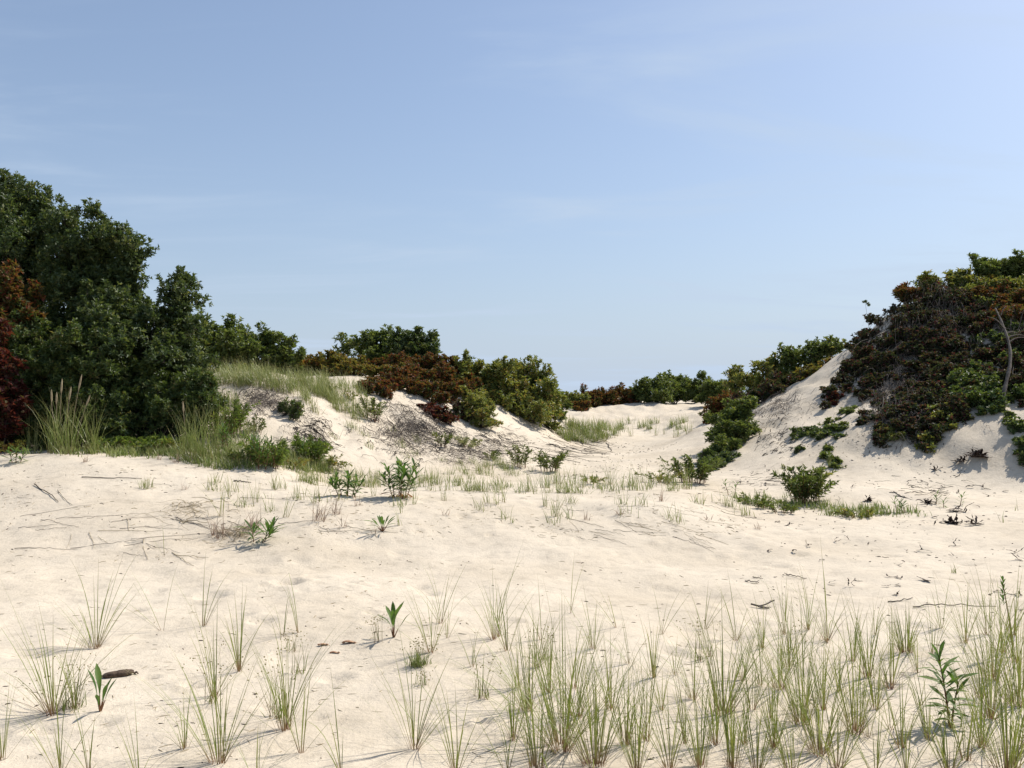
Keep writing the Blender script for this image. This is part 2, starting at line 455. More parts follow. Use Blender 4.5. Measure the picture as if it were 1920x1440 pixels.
def tubes(P, R, sides=4):
    """P (N,K,3) polylines, R (N,K) radii -> verts, quads"""
    N, K, _ = P.shape
    T = unit(np.gradient(P, axis=1))
    u, v = perp(T)
    ang = np.arange(sides) * 2 * math.pi / sides
    V = P[:, :, None, :] + R[:, :, None, None] * (np.cos(ang)[:, None] * u[:, :, None, :] + np.sin(ang)[:, None] * v[:, :, None, :])
    V = V.reshape(-1, 3)
    n = np.arange(N)[:, None, None] * K * sides
    k = np.arange(K - 1)[None, :, None] * sides
    s = np.arange(sides)[None, None, :]
    s2 = (s + 1) % sides
    Fq = np.stack([n + k + s, n + k + s2, n + k + sides + s2, n + k + sides + s], -1).reshape(-1, 4)
    return V, Fq

def leaf_faces(pos, ax, L, W, tint, nrm=None, droop=0.15):
    """folded two-triangle leaves"""
    N = len(pos)
    r = unit(RNG.normal(size=(N, 3)))
    if nrm is not None:
        r = unit(nrm + 0.55 * r)
    side = unit(np.cross(ax, r))
    up = np.cross(side, ax)
    mid = pos + ax * (L * 0.48)[:, None] + up * (L * 0.10)[:, None]
    tip = pos + ax * L[:, None] - up * (L * droop)[:, None]
    V = np.stack([pos, mid + side * (W * .5)[:, None], tip, mid - side * (W * .5)[:, None]], 1).reshape(-1, 3)
    b = np.arange(N) * 4
    T = np.concatenate([np.stack([b, b + 1, b + 2], 1), np.stack([b, b + 2, b + 3], 1)])
    return V, T, np.repeat(tint, 4)

def blade_verts(base, H, az, lean, curve, W, tint, K=6, roll=None):
    """ribbon blades; returns verts, quads, along, tint"""
    N = len(base)
    t = np.linspace(0, 1, K + 1)
    th = lean[:, None] + curve[:, None] * t[None, :] ** 1.5
    d = np.stack([np.cos(az), np.sin(az), 0 * az], 1)
    step = (H / K)[:, None]
    hx = np.concatenate([np.zeros((N, 1)), np.cumsum(np.sin(th[:, :-1]) * step, 1)], 1)
    hz = np.concatenate([np.zeros((N, 1)), np.cumsum(np.cos(th[:, :-1]) * step, 1)], 1)
    P = base[:, None, :] + hx[..., None] * d[:, None, :] + hz[..., None] * np.array([0, 0, 1.0])
    a2 = az + math.pi / 2 + (RNG.uniform(-1.0, 1.0, N) if roll is None else roll)
    s = np.stack([np.cos(a2), np.sin(a2), 0 * a2], 1)
    w = (np.minimum(1.0, (1 - t) * 1.6 + 0.06)[None, :] * W[:, None] * .5)[..., None]
    V = np.stack([P - w * s[:, None, :], P + w * s[:, None, :]], 2).reshape(-1, 3)
    n = np.arange(N)[:, None] * (K + 1) * 2
    k = np.arange(K)[None, :] * 2
    Fq = np.stack([n + k, n + k + 1, n + k + 3, n + k + 2], -1).reshape(-1, 4)
    al = np.broadcast_to(np.repeat(t, 2)[None, :], (N, (K + 1) * 2)).ravel()
    return V, Fq, al, np.repeat(tint, (K + 1) * 2)

# ------------------------------------------------------------------ shrubs and trees
DENS = 0.34          # leaf count; the leaves grow so that the crowns stay as closed
LEAFGROW = 1.36
def crown_leaves(lobes, leaf_l, leaf_w, lai, clump, shoots, needle=False, flat_under=0.35, gap=1.0):
    """lobes (n,6): centre, radii. leaves sit in whorls on twig ends, twig ends gather in clumps, clumps crowd the lobe's shell."""
    pos, ax, nr, clump_c, clump_l, tn = [], [], [], [], [], []
    for lb in lobes:
        c, r = lb[:3], lb[3:]
        rm = (r[0] * r[1] * r[2]) ** (1 / 3)
        area = 4 * math.pi * rm * rm
        area *= 1.0 if rm > .2 else .8
        nl = int(DENS * lai * area / (0.5 * leaf_l * leaf_w))
        rc = clump * (0.6 + 0.4 * min(1.0, rm))
        nc = max(5, int(area / (rc * rc) * 0.75 * gap))
        d = unit(RNG.normal(size=(nc, 3)))
        d[:, 2] = np.where(d[:, 2] < -flat_under, -d[:, 2], d[:, 2])
        rad = RNG.uniform(0.25, 1.0, nc) ** 0.42 * RNG.uniform(.86, 1.12, nc)
        cc = c + d * rad[:, None] * r
        clump_c.append(cc); clump_l.append(np.tile(c, (nc, 1)))
        per = 9
        nt = max(nc, nl // per)
        ci = RNG.integers(0, nc, nt)
        off = unit(RNG.normal(size=(nt, 3))) * (RNG.random(nt) ** 0.45)[:, None] * rc * RNG.uniform(.7, 1.25, nc)[ci][:, None]
        tip = cc[ci] + off
        taxis = unit(d[ci] * 0.7 + unit(off) * 0.7 + np.array([0, 0, .65]) + RNG.normal(size=(nt, 3)) * .3)
        u, v = perp(taxis)
        ph = np.arange(per)[None, :] * 2.4 + RNG.uniform(0, 6.28, (nt, 1))
        sp = RNG.uniform(.45, 1.25, (nt, per))
        la = (np.cos(sp)[..., None] * taxis[:, None] + np.sin(sp)[..., None] * (np.cos(ph)[..., None] * u[:, None] + np.sin(ph)[..., None] * v[:, None]))
        lp = tip[:, None] - taxis[:, None] * (RNG.uniform(0, leaf_l * 1.6, (nt, per)))[..., None]
        pos.append(lp.reshape(-1, 3)); ax.append(la.reshape(-1, 3))
        nr.append(np.repeat(taxis, per, 0))
        ct = RNG.normal(0, .18, nc)[ci]
        tn.append((ct[:, None] + RNG.normal(.47, .24, (nt, per))).ravel())
        if shoots:
            k = max(2, int(nc * shoots))
            topi = np.argsort(-(d[:, 2] + RNG.normal(0, .35, nc)))[:k]
            for q in topi:
                ln = rm * RNG.uniform(.22, .55)
                ln = min(ln, 0.45)
                a = unit(d[q] * .55 + np.array([0, 0, 1.0]) + RNG.normal(size=3) * .2)
                m = max(10, int(ln / leaf_l * 9))
                tt = RNG.uniform(0, 1, m)
                uu, vv = perp(a[None])
                f = np.arange(m) * 2.4
                o = (np.cos(f)[:, None] * uu + np.sin(f)[:, None] * vv)
                pos.append(cc[q] + a * (tt * ln)[:, None]); ax.append(unit(a * .75 + o * .8))
                nr.append(np.tile(a, (m, 1))); tn.append(RNG.normal(.58, .16, m))
    pos, ax, nr = np.concatenate(pos), np.concatenate(ax), np.concatenate(nr)
    tn = np.clip(np.concatenate(tn), 0, 1)
    n = len(pos)
    L = LEAFGROW * leaf_l * RNG.uniform(.65, 1.25, n); W = LEAFGROW * leaf_w * RNG.uniform(.7, 1.2, n)
    V, T, tt = leaf_faces(pos, ax, L, W, tn, nr)
    return V, T, tt, np.concatenate(clump_c), np.concatenate(clump_l)

LEAFCOUNT = [0]
def shrub(name, label, cat, lobes, mat, leaf=(.055, .026), lai=1.5, clump=.2, shoots=.1, group=None, skirt=True, stem_r=.03, foliage='crown', part='trunk', boughs=0, gap=1.0):
    """lobes: list of (x,y,z,rx,ry,rz) world"""
    lobes = [np.array(l, float) for l in lobes]
    if skirt:
        extra = []
        for l in lobes:
            g = float(height(l[0], l[1]))
            low = l[2] - l[5] * .8
            z = low
            k = 0
            while z - g > 0.15 and k < 4:
                h = min(l[5], (z - g) * .75)
                extra.append(np.array([l[0] + RNG.normal(0, .05), l[1] + RNG.normal(0, .05), max(z - h * .4, g + .1), l[3] * .86, l[4] * .86, max(h, .12)]))
                z -= h * 1.2; k += 1
        lobes += extra
    sats = []; sat_of = []
    for li, l in enumerate(lobes):
        for _ in range(6 if l[3] > .17 else 2):
            d = unit(RNG.normal(size=3)); d[2] = abs(d[2]) if RNG.random() < .75 else d[2] * .4
            f = RNG.uniform(.2, .52)
            sat_of.append(li); sats.append(np.concatenate([l[:3] + d * l[3:] * RNG.uniform(.66, 1.2), l[3:] * f * RNG.uniform(.75, 1.3, 3)]))
        for _ in range(boughs):
            d = unit(RNG.normal(size=3) * np.array([1, .8, .9])); d[2] = abs(d[2]) if RNG.random() < .6 else d[2]
            q = RNG.uniform(.13, .28)
            sat_of.append(li); sats.append(np.concatenate([l[:3] + d * l[3:] * RNG.uniform(.92, 1.12), np.array([q * 1.25, q, q * .8])]))
    lobes = [l * np.array([1, 1, 1, .74, .74, .74]) for l in lobes] + sats
    A = np.array(lobes)
    V, T, tt, cc, cl = crown_leaves(A, leaf[0], leaf[1], lai, clump, shoots, gap=gap)
    LEAFCOUNT[0] += len(T) // 2
    cen = A[:, :3].mean(0)
    base = np.array([cen[0], cen[1], float(height(cen[0], cen[1])) - .04])
    root = empty(name, tuple(base))
    tag(root, label, cat, group)
    obj(foliage, mesh_np(foliage, V - base, [T], M[mat], {'tint': tt}), root)
    # trunk and limbs: base to every lobe, lobe to its clumps
    nmain = len(A) - len(sats)
    AM = A[:nmain]; n = nmain
    AM = AM.copy(); AM[:, 2] -= AM[:, 5] * .3; AM[:, 1] += AM[:, 4] * .25
    t = np.linspace(0, 1, 7)[None, :, None]
    starts = base + np.stack([RNG.normal(0, .06, n), RNG.normal(0, .06, n), np.zeros(n)], 1)
    bend = RNG.normal(0, .05, (n, 1, 3)) * np.sin(np.pi * t) * np.linalg.norm(AM[:, :3] - starts, axis=1)[:, None, None]
    P1 = starts[:, None] * (1 - t) + AM[:, None, :3] * t + bend
    R1 = np.linspace(stem_r, stem_r * .25, 7)[None, :] * RNG.uniform(.7, 1.2, (n, 1))
    t2 = np.linspace(0, 1, 4)[None, :, None]
    s_a, s_b = AM[np.array(sat_of), :3], A[nmain:, :3]
    V1, F1 = tubes(P1, R1, 5)
    Va, Fa = tubes(s_a[:, None] * (1 - t2) + s_b[:, None] * t2 + RNG.normal(0, .03, (len(s_b), 1, 3)) * np.sin(np.pi * t2), np.linspace(stem_r * .25, .004, 4)[None, :] * np.ones((len(s_b), 1)), 3)
    F1 = np.concatenate([F1, Fa + len(V1)]); V1 = np.concatenate([V1, Va])
    cl = np.where((np.abs(cl[:, None] - A[None, :nmain, :3]).sum(2) < 1e-6).any(1)[:, None], AM[np.abs(cl[:, None] - A[None, :nmain, :3]).sum(2).argmin(1), :3], cl)
    sel = RNG.permutation(len(cc))[:min(len(cc), 110)]
    t = np.linspace(0, 1, 5)[None, :, None]
    a, b = cl[sel], cc[sel]
    P2 = a[:, None] * (1 - t) + b[:, None] * t + RNG.normal(0, .05, (len(sel), 1, 3)) * np.sin(np.pi * t)
    R2 = np.linspace(min(stem_r * .3, .012), .002, 5)[None, :] * np.ones((len(sel), 1))
    V2, F2 = tubes(P2, R2, 3)
    obj(part, mesh_np(part, np.concatenate([V1, V2]) - base, [F1, F2 + len(V1)], M['bark'], smooth=True), root)
    return root

def LB(px, py, r, Y, ry=None, rz=None):
    """a lobe by pixel centre, pixel radius (x, z) and distance"""
    c = at(px, py, Y); k = mpp(Y)
    return (c[0], c[1], c[2], r * k, (ry or r) * k, (rz or r) * k)

def GLB(px, py, r, rz=None, up=.5):
    """a lobe resting on the sand under a pixel; r in metres"""
    g = g1(px, py); rz = rz or r * .7
    return (g[0], g[1], g[2] + rz * up, r, r, rz)

# --- left thicket
shrub('evergreen_tree', 'tallest dark evergreen tree at the top of the left thicket', 'tree',
      [LB(-40, 400, 75, 19.5), LB(20, 410, 62, 19), LB(62, 390, 36, 18.6), LB(78, 450, 55, 18.4), LB(10, 480, 80, 18.2), LB(-90, 470, 90, 19), LB(60, 540, 85, 18), LB(-40, 570, 90, 18)],
      'dark', (.062, .028), 1.1, .22, .10, stem_r=.06, boughs=2, gap=.62)
shrub('evergreen_tree', 'dark evergreen tree with ragged knobby crown in the middle of the left thicket', 'tree',
      [LB(130, 425, 26, 17.8), LB(184, 422, 30, 17.5), LB(195, 470, 44, 17.4), LB(232, 468, 32, 17.2), LB(252, 488, 22, 17), LB(150, 490, 60, 17.6), LB(205, 530, 32, 17.2), LB(160, 555, 60, 17.4)],
      'dark', (.058, .026), 1.1, .18, .14, stem_r=.05, boughs=2, gap=.62)
shrub('evergreen_tree', 'dark evergreen tree whose round side branch sticks out at the right of the left thicket', 'tree',
      [LB(336, 540, 27, 16.4), LB(325, 572, 28, 16.3), LB(275, 630, 42, 16.2), LB(225, 610, 55, 16.1), LB(180, 580, 40, 16.3), LB(330, 640, 45, 16.1), LB(270, 670, 75, 15.9), LB(210, 650, 55, 15.8), LB(350, 690, 36, 15.9)],
      'dark', (.055, .025), 1.1, .16, .14, stem_r=.05, boughs=2, gap=.62)
shrub('cedar_shrub', 'yellowish dark green cedar shrub spreading low in the left thicket', 'shrub',
      [LB(60, 640, 48, 15.6), LB(120, 670, 55, 15.2), LB(165, 700, 48, 15), LB(90, 720, 60, 15.1), LB(40, 700, 55, 15.3), LB(150, 760, 55, 14.9), LB(70, 780, 50, 14.9), LB(200, 780, 40, 14.8)],
      'cedar', (.050, .018), 1.35, .15, .16)
shrub('cedar_shrub', 'dark green cedar shrub with drooping boughs at the right foot of the left thicket', 'shrub',
      [LB(285, 735, 55, 15.4), LB(345, 745, 50, 15.2), LB(380, 735, 34, 15), LB(245, 770, 50, 15.1), LB(300, 790, 52, 14.9), LB(360, 790, 42, 14.8), LB(215, 720, 40, 15.4), LB(395, 715, 14, 15), LB(230, 810, 34, 14.7)],
      'cedar', (.050, .018), 1.35, .14, .18)
shrub('sumac_shrub', 'deep red leaved shrub at the left edge of the picture', 'shrub',
      [LB(-10, 630, 28, 14.5), LB(-5, 690, 34, 14.4), LB(12, 735, 26, 14.3), LB(-20, 760, 40, 14.3), LB(20, 775, 26, 14.2), LB(-50, 700, 50, 14.6)],
      'red', (.065, .034), 1.3, .13, .12)
shrub('sumac_shrub', 'rust and green leaved shrub above the deep red one at the left edge', 'shrub',
      [LB(0, 535, 34, 15.9), LB(28, 570, 34, 15.8), LB(50, 600, 26, 15.7), LB(-20, 590, 50, 15.9), LB(5, 620, 40, 15.6)],
      'rust', (.065, .034), 1.3, .14, .12)

# --- shrubs behind the left dune
shrub('bayberry_shrub', 'green bayberry shrub right behind the edge of the left thicket', 'shrub',
      [LB(385, 630, 34, 24), LB(420, 640, 36, 24), LB(375, 665, 36, 23.5), LB(420, 675, 34, 23.5), LB(455, 665, 30, 23.6)], 'green', (.080, .034), 1.25, .22, .22)
shrub('bayberry_shrub', 'green bayberry shrub in a row above the dune grass, between two other green shrubs', 'shrub',
      [LB(455, 645, 26, 25), LB(480, 660, 32, 24.8), LB(470, 685, 26, 24.5)], 'green', (.080, .034), 1.25, .22, .22)
shrub('bayberry_shrub', 'rounded green bayberry shrub ending the row above the dune grass', 'shrub',
      [LB(505, 642, 26, 24.5), LB(535, 660, 26, 24.3), LB(515, 680, 28, 24.2), LB(553, 675, 14, 24.2)], 'green', (.080, .034), 1.25, .20, .26)
AMB = 'amber and olive low shrubs along the dune crest'
for (px, py, r, w, txt) in [(505, 692, 17, 2, 'small amber leaved shrub in front of the rounded green bayberry'), (565, 690, 21, 3, 'yellow amber shrub on the dune crest in the gap of the skyline'),
                            (625, 688, 24, 3, 'amber and olive shrub on the crest left of the tall green sprouting shrub'), (688, 692, 20, 2, 'amber shrub tinged red below the tall green sprouting shrub')]:
    shrub('huckleberry_shrub', txt, 'shrub', [LB(px + (i - (w - 1) / 2) * r * 1.1, py + dy + random.uniform(-4, 5), r, 25.3 + random.uniform(-.4, .4) - dy * .03) for i in range(w) for dy in (2, 14)],
          'amber', (.080, .036), 1.2, .18, .2, AMB)
shrub('bayberry_shrub', 'tall green shrub with upright sprouts on the middle skyline', 'shrub',
      [LB(650, 662, 22, 28.5), LB(690, 655, 28, 28), LB(715, 645, 26, 28), LB(705, 675, 26, 27.5), LB(735, 660, 24, 28)], 'green', (.085, .036), 1.2, .22, .3)
shrub('evergreen_shrub', 'compact dark evergreen shrub, highest on the middle skyline', 'shrub',
      [LB(770, 645, 27, 27), LB(795, 648, 24, 27), LB(748, 655, 24, 27.2), LB(775, 668, 34, 26.8), LB(805, 665, 18, 26.8)], 'dark', (.085, .038), 1.35, .20, .16)
MIX = 'mixed shrubs on the middle dune'
for (pts, mat, txt) in [
        ([(700, 700, 18), (725, 690, 20), (750, 688, 20), (775, 692, 18)], 'rust', 'rust red shrub right under the compact dark evergreen shrub'),
        ([(640, 712, 12), (665, 712, 14), (690, 716, 13)], 'rust', 'low brown and red shrub at the edge of the dune grass'),
        ([(800, 686, 18), (825, 684, 18), (850, 688, 18), (840, 705, 18)], 'rust', 'rusty olive shrub on the skyline right of the compact dark evergreen'),
        ([(870, 690, 18), (895, 694, 20), (880, 715, 22), (905, 715, 20)], 'olive', 'olive shrub with sprouting top left of the big rounded shrub'),
        ([(925, 700, 20), (945, 702, 22), (930, 725, 24), (920, 748, 20)], 'olive', 'olive shrub on the skyline next to the big rounded shrub')]:
    shrub('huckleberry_shrub', txt, 'shrub', [LB(px, py, r, 25.4 + random.uniform(-.3, .3)) for px, py, r in pts], mat, (.070, .033), 1.2, .17, .2, MIX)
for (pts, mat, rz, txt) in [
        ([(640, 705, .3), (670, 704, .3), (700, 708, .3), (730, 708, .3)], 'amber', .2, 'low amber and rust growth between the dune grass and the ridge shrubs'),
        ([(760, 705, .3), (790, 706, .3), (815, 712, .3), (845, 715, .3)], 'rust', .22, 'low rust growth under the middle of the ridge skyline'),
        ([(870, 728, .3), (900, 735, .3), (925, 755, .3), (900, 755, .26), (880, 760, .24)], 'olive', .24, 'low olive growth in front of the big rounded shrub'),
        ([(720, 722, .24), (745, 730, .22), (715, 735, .2)], 'rust', .16, 'thin reddish growth at the head of the sand tongue')]:
    shrub('huckleberry_shrub', txt, 'shrub', [GLB(px, py, r, rz) for px, py, r in pts], mat, (.060, .030), 1.0, .14, .3, MIX, skirt=False)
for (pts, mat, rz, txt) in [
        ([(690, 738, .22), (705, 730, .2), (720, 745, .18)], 'rust', .16, 'red leaved sprig patch at the top of the twig tangle'),
        ([(740, 722, .3), (765, 718, .3), (790, 722, .3), (775, 735, .25)], 'rust', .26, 'dark red and brown shrub over the twig strewn hollow'),
        ([(800, 748, .24), (820, 742, .26), (830, 758, .22), (785, 742, .2)], 'rust', .2, 'reddish shrub beside the bare sand tongue of the middle dune'),
        ([(820, 722, .3), (845, 730, .32), (865, 745, .3), (880, 740, .3), (850, 755, .22)], 'rust', .3, 'brown tinged shrub left of the small clipped looking cedar'),
        ([(860, 775, .2), (875, 790, .2), (850, 785, .14)], 'vine', .14, 'dark red creeping growth under the small rounded cedar')]:
    shrub('huckleberry_shrub', txt, 'shrub', [GLB(px, py, r, rz) for px, py, r in pts], mat, (.065, .034), 1.1, .14, .2, MIX, skirt=False)
shrub('bayberry_shrub', 'big rounded green shrub with dark shaded foot at the end of the middle dune', 'shrub',
      [LB(985, 708, 32, 26.5), LB(1010, 725, 32, 26.3), LB(960, 735, 40, 25.8), LB(1000, 760, 40, 25.6), LB(950, 775, 34, 25.2), LB(1035, 755, 22, 26), LB(1005, 785, 30, 25), LB(970, 700, 20, 26.5)],
      'olive', (.072, .032), 1.35, .2, .18)
shrub('bayberry_shrub', 'bright green shrub tucked at the right of the big rounded shrub', 'shrub',
      [LB(1040, 745, 16, 28), LB(1055, 765, 14, 28), LB(1045, 780, 16, 27.5)], 'green', (.080, .034), 1.25, .18, .2)
shrub('cedar_shrub', 'small rounded olive cedar standing alone on the middle dune slope', 'shrub',
      [LB(898, 768, 26, 22), LB(915, 775, 20, 21.8), LB(885, 780, 20, 21.8), LB(900, 795, 24, 21.6)], 'olive', (.045, .016), 1.5, .11, .2)
def bushlet(label, px, py, w, h, nst, mat, leaf=(.075, .015), m=26, name='leafy_herb', cat='plant', group=None):
    b = g1(px, py)
    root = empty(name, tuple(b)); tag(root, label, cat, group)
    az = RNG.uniform(0, 6.283, nst); rr = w * .45 * np.sqrt(RNG.random(nst))
    x0 = np.stack([rr * np.cos(az), rr * np.sin(az)], 1)
    z0 = height(b[0] + x0[:, 0], b[1] + x0[:, 1]) - b[2] - .01
    H = h * RNG.uniform(.55, 1.08, nst)
    K = 6; t = np.linspace(0, 1, K)
    out = np.stack([np.cos(az), np.sin(az)], 1) * (w * .55 * RNG.uniform(.2, 1.1, nst))[:, None] + RNG.normal(0, w * .12, (nst, 2))
    P = np.concatenate([x0[:, None] + out[:, None] * (t ** 1.5)[None, :, None], (z0[:, None] + H[:, None] * (1 - (1 - t) ** 1.3)[None])[..., None]], -1)
    V, Fq = tubes(P, np.linspace(.005, .002, K)[None] * np.ones((nst, 1)), 4)
    obj('stems', mesh_np('stems', V, [Fq], M['stem'], smooth=True), root)['kind'] = 'stuff'
    f = RNG.uniform(.12, 1, (nst, m)) ** .8
    i0 = np.minimum((f * (K - 1)).astype(int), K - 2); fr = f * (K - 1) - i0
    I = np.arange(nst)[:, None]
    pos = P[I, i0] * (1 - fr[..., None]) + P[I, i0 + 1] * fr[..., None]
    ax = unit(P[I, i0 + 1] - P[I, i0])
    ph = np.arange(m)[None] * 2.4 + RNG.uniform(0, 6, (nst, 1))
    u, v = perp(ax)
    e = RNG.uniform(.5, 1.2, (nst, m)) * (1.25 - .5 * f)
    d = np.cos(e)[..., None] * ax + np.sin(e)[..., None] * (np.cos(ph)[..., None] * u + np.sin(ph)[..., None] * v)
    n = nst * m
    L = leaf[0] * RNG.uniform(.6, 1.25, n); W = leaf[1] * RNG.uniform(.7, 1.2, n)
    tint = np.clip(RNG.normal(.5, .2, n) + np.repeat(RNG.normal(0, .15, nst), m), 0, 1)
    V, T, tt = leaf_faces(pos.reshape(-1, 3), unit(d.reshape(-1, 3)), L, W, tint, np.tile(np.array([0, 0, 1.0]), (n, 1)), .22)
    obj('foliage', mesh_np('foliage', V, [T], M[mat], {'tint': tt}), root)
bushlet('small dark green leafy bush on the grassy slope of the middle dune', 697, 788, .32, .44, 20, 'green')
bushlet('small dark leafy bush amid the bare twigs of the middle dune', 829, 838, .2, .3, 9, 'green')
bushlet('silvery green herb beside the bare twigs of the middle dune', 875, 838, .4, .2, 16, 'silver')
shrub('leafy_herb', 'red leaved vine patch on the bare sand tongue of the middle dune', 'plant',
      [GLB(815, 778, .26, .1), GLB(835, 790, .26, .1), GLB(800, 768, .16, .07)], 'red', (.075, .045), .75, .14, .05)
bushlet('green bush at the foot of the middle dune beside the valley mouth', 1030, 884, .36, .36, 22, 'green', (.085, .014))
bushlet('upright pale green bush on the toe of the middle dune', 974, 876, .3, .42, 16, 'green', (.075, .013))
shrub('cedar_shrub', 'little dark cedar on the eroded edge below the dune grass', 'shrub',
      [GLB(540, 778, .17, .2), GLB(552, 790, .16, .16), GLB(530, 772, .13, .14)], 'cedar', (.045, .014), 1.5, .1, .1)

# --- far saddle
for (px, py, r, w, mat, Y, txt) in [
        (1075, 752, 17, 2, 'olive', 39, 'far olive shrub at the left end of the saddle hedge'),
        (1090, 765, 11, 2, 'rust', 37.5, 'low brownish green shrub in front of the left end of the saddle hedge'),
        (1120, 748, 16, 3, 'rust', 40, 'far rust coloured shrub in the saddle hedge'),
        (1170, 745, 16, 3, 'rust', 40.5, 'far red brown shrub left of the green saddle shrubs'),
        (1228, 730, 22, 2, 'green', 40, 'far green shrub, first of the green ones on the saddle'),
        (1265, 726, 22, 2, 'green', 41, 'far green shrub with the highest top on the saddle'),
        (1310, 732, 20, 2, 'green', 41, 'far green shrub near the right end of the saddle'),
        (1355, 732, 20, 3, 'green', 38, 'far green shrub touching the right ridge')]:
    shrub('bayberry_shrub' if mat == 'green' else 'huckleberry_shrub', txt, 'shrub',
          [LB(px + (i - (w - 1) / 2) * r * 1.15, py + dy + random.uniform(-3, 3), r * (1 + dy * .01), Y + random.uniform(-.3, .3) - dy * .02) for i in range(w) for dy in (0, 16)],
          mat, (.085, .036), 1.15, .2, .25, 'far hedge on the saddle')

# --- right ridge
for (px, py, r, w, mat, Y, txt) in [
        (1400, 722, 26, 2, 'olive', 29, 'olive shrub at the low end of the right ridge'),
        (1450, 700, 26, 2, 'olive', 28, 'olive green shrub with sprouts in the middle of the right ridge'),
        (1500, 680, 27, 2, 'green', 27.5, 'dark green shrub rising on the right ridge skyline'),
        (1545, 662, 28, 2, 'green', 27, 'highest green shrub on the right ridge next to the tall hill'),
        (1350, 765, 18, 3, 'rust', 27.5, 'red shrub trailing down the low end of the right ridge'),
        (1410, 755, 20, 3, 'vine', 26, 'dark red and brown shrub under the olive ridge shrubs'),
        (1475, 725, 22, 3, 'vine', 25.5, 'dark purplish thicket patch under the green ridge shrubs'),
        (1535, 700, 16, 3, 'amber', 25, 'amber shrub along the sandy edge of the right ridge')]:
    shrub('bayberry_shrub' if mat in ('green', 'olive') else 'huckleberry_shrub', txt, 'shrub',
          [LB(px + (i - (w - 1) / 2) * r * 1.1, py + (1 - i) * 6 * (w > 2) + random.uniform(-4, 4), r, Y + random.uniform(-.4, .4)) for i in range(w)],
          mat, (.080, .036), 1.25, .2, .2, 'shrubs on the right ridge')
shrub('bayberry_shrub', 'bushy green shrub with deep shaded foot in front of the right ridge', 'shrub',
      [LB(1378, 782, 30, 21), LB(1398, 790, 24, 20.8), LB(1362, 800, 28, 20.8), LB(1352, 825, 28, 20.4), LB(1380, 820, 28, 20.4), LB(1368, 845, 26, 20), LB(1345, 850, 24, 19.8)], 'green', (.060, .022), 1.3, .14, .28)
shrub('bayberry_shrub', 'very dark low shrub trailing down beside the bushy green one', 'shrub',
      [LB(1335, 866, 20, 19.2), LB(1348, 876, 18, 18.8), LB(1322, 862, 16, 19.2), LB(1358, 864, 18, 19.2), LB(1328, 884, 14, 18.4), LB(1312, 872, 12, 18.6)], 'dark', (.055, .022), 1.3, .12, .2)
bushlet('low bright green bush where the valley meets the right dune', 1300, 905, .5, .42, 40, 'green', (.08, .02), 30, 'bayberry_shrub', 'shrub')

# --- right hill: low vines and shrubs lying on the slope
HILL = 'vines and shrubs covering the right hill'
def cover(txt, pts, mat, leaf=(.052, .030), lai=.95, rz=.2, name='vine_mat', cat='vines', shoots=.08, clump=.14):
    rz *= .72
    pts = pts + [(px + RNG.normal(0, r * 45), py + RNG.normal(0, r * 38), r * RNG.uniform(.6, .95)) for px, py, r in pts for _ in range(2 if r > .25 else 1)]
    pts = [(px, py, r * .76) for px, py, r in pts] + [(px + RNG.normal(0, r * 62), py + RNG.normal(0, r * 56), RNG.uniform(.06, .15)) for px, py, r in pts if r > .15 for _ in range(2)]
    lbs = [GLB(px, py, r, rz * RNG.uniform(.7, 1.15) * (1 if r > .16 else .5)) for px, py, r in pts]
    lbs = [l for l in lbs if l[1] < 26.5]
    shrub(name, txt, cat, lbs, mat, leaf, lai, clump, shoots, HILL, skirt=False, foliage='foliage', part='stems', stem_r=.014)
cover('red and purple vines on the left shoulder of the tall hill, against the sky', [(1640, 600, .4), (1655, 580, .36), (1625, 635, .4), (1680, 575, .36), (1610, 660, .36)], 'vine')
cover('dark vine mass just right of the left shoulder of the tall hill', [(1700, 610, .5), (1680, 650, .5), (1740, 640, .5), (1720, 590, .4), (1660, 690, .4)], 'vine', rz=.26)
cover('reddish vines below the crown of the tall hill', [(1760, 570, .5), (1810, 580, .5), (1780, 620, .5), (1840, 610, .45)], 'vine', rz=.28)
cover('rust and green vines at the upper right corner of the hill face', [(1870, 560, .5), (1915, 570, .5), (1940, 600, .5), (1890, 610, .5)], 'rust', rz=.28)
cover('olive and dark vines in the middle of the hill face', [(1800, 660, .45), (1840, 680, .45), (1790, 710, .4), (1760, 690, .4)], 'vine', rz=.28)
cover('dark green vines left of the bare leaning trunk', [(1840, 730, .42), (1800, 750, .42), (1850, 760, .36)], 'cedar', rz=.26)
cover('dark vines behind the bare leaning trunk at the right edge', [(1900, 660, .45), (1925, 700, .45), (1890, 720, .4), (1940, 650, .5), (1930, 735, .3)], 'vine', rz=.28)
cover('brown vine clump at the lower tip of the hill growth', [(1690, 780, .36), (1720, 760, .4), (1700, 810, .26), (1740, 800, .3)], 'vine', rz=.2)
cover('low olive vines trailing at the bottom of the hill growth', [(1670, 815, .2), (1735, 825, .2), (1760, 790, .3), (1780, 770, .32)], 'olive', rz=.14, lai=.9)
cover('purplish vines down the left flank of the hill', [(1600, 690, .3), (1580, 720, .28), (1560, 740, .22), (1640, 720, .26)], 'vine', rz=.16)
cover('red vine strand hanging on the pale left flank of the hill', [(1563, 760, .13), (1568, 745, .14)], 'red', rz=.1)
cover('green vine strip crossing the pale left flank of the hill', [(1565, 790, .2), (1580, 775, .2), (1555, 805, .18)], 'green', rz=.07, lai=.6)
cover('dark green creeping strip low on the left flank of the hill', [(1500, 820, .2), (1520, 815, .22), (1540, 815, .18)], 'dark', rz=.07, lai=.6)
cover('dark brown vine mass on the lower left of the hill growth', [(1650, 700, .3), (1630, 730, .28), (1670, 790, .3), (1655, 820, .2), (1720, 700, .34)], 'vine', rz=.2)
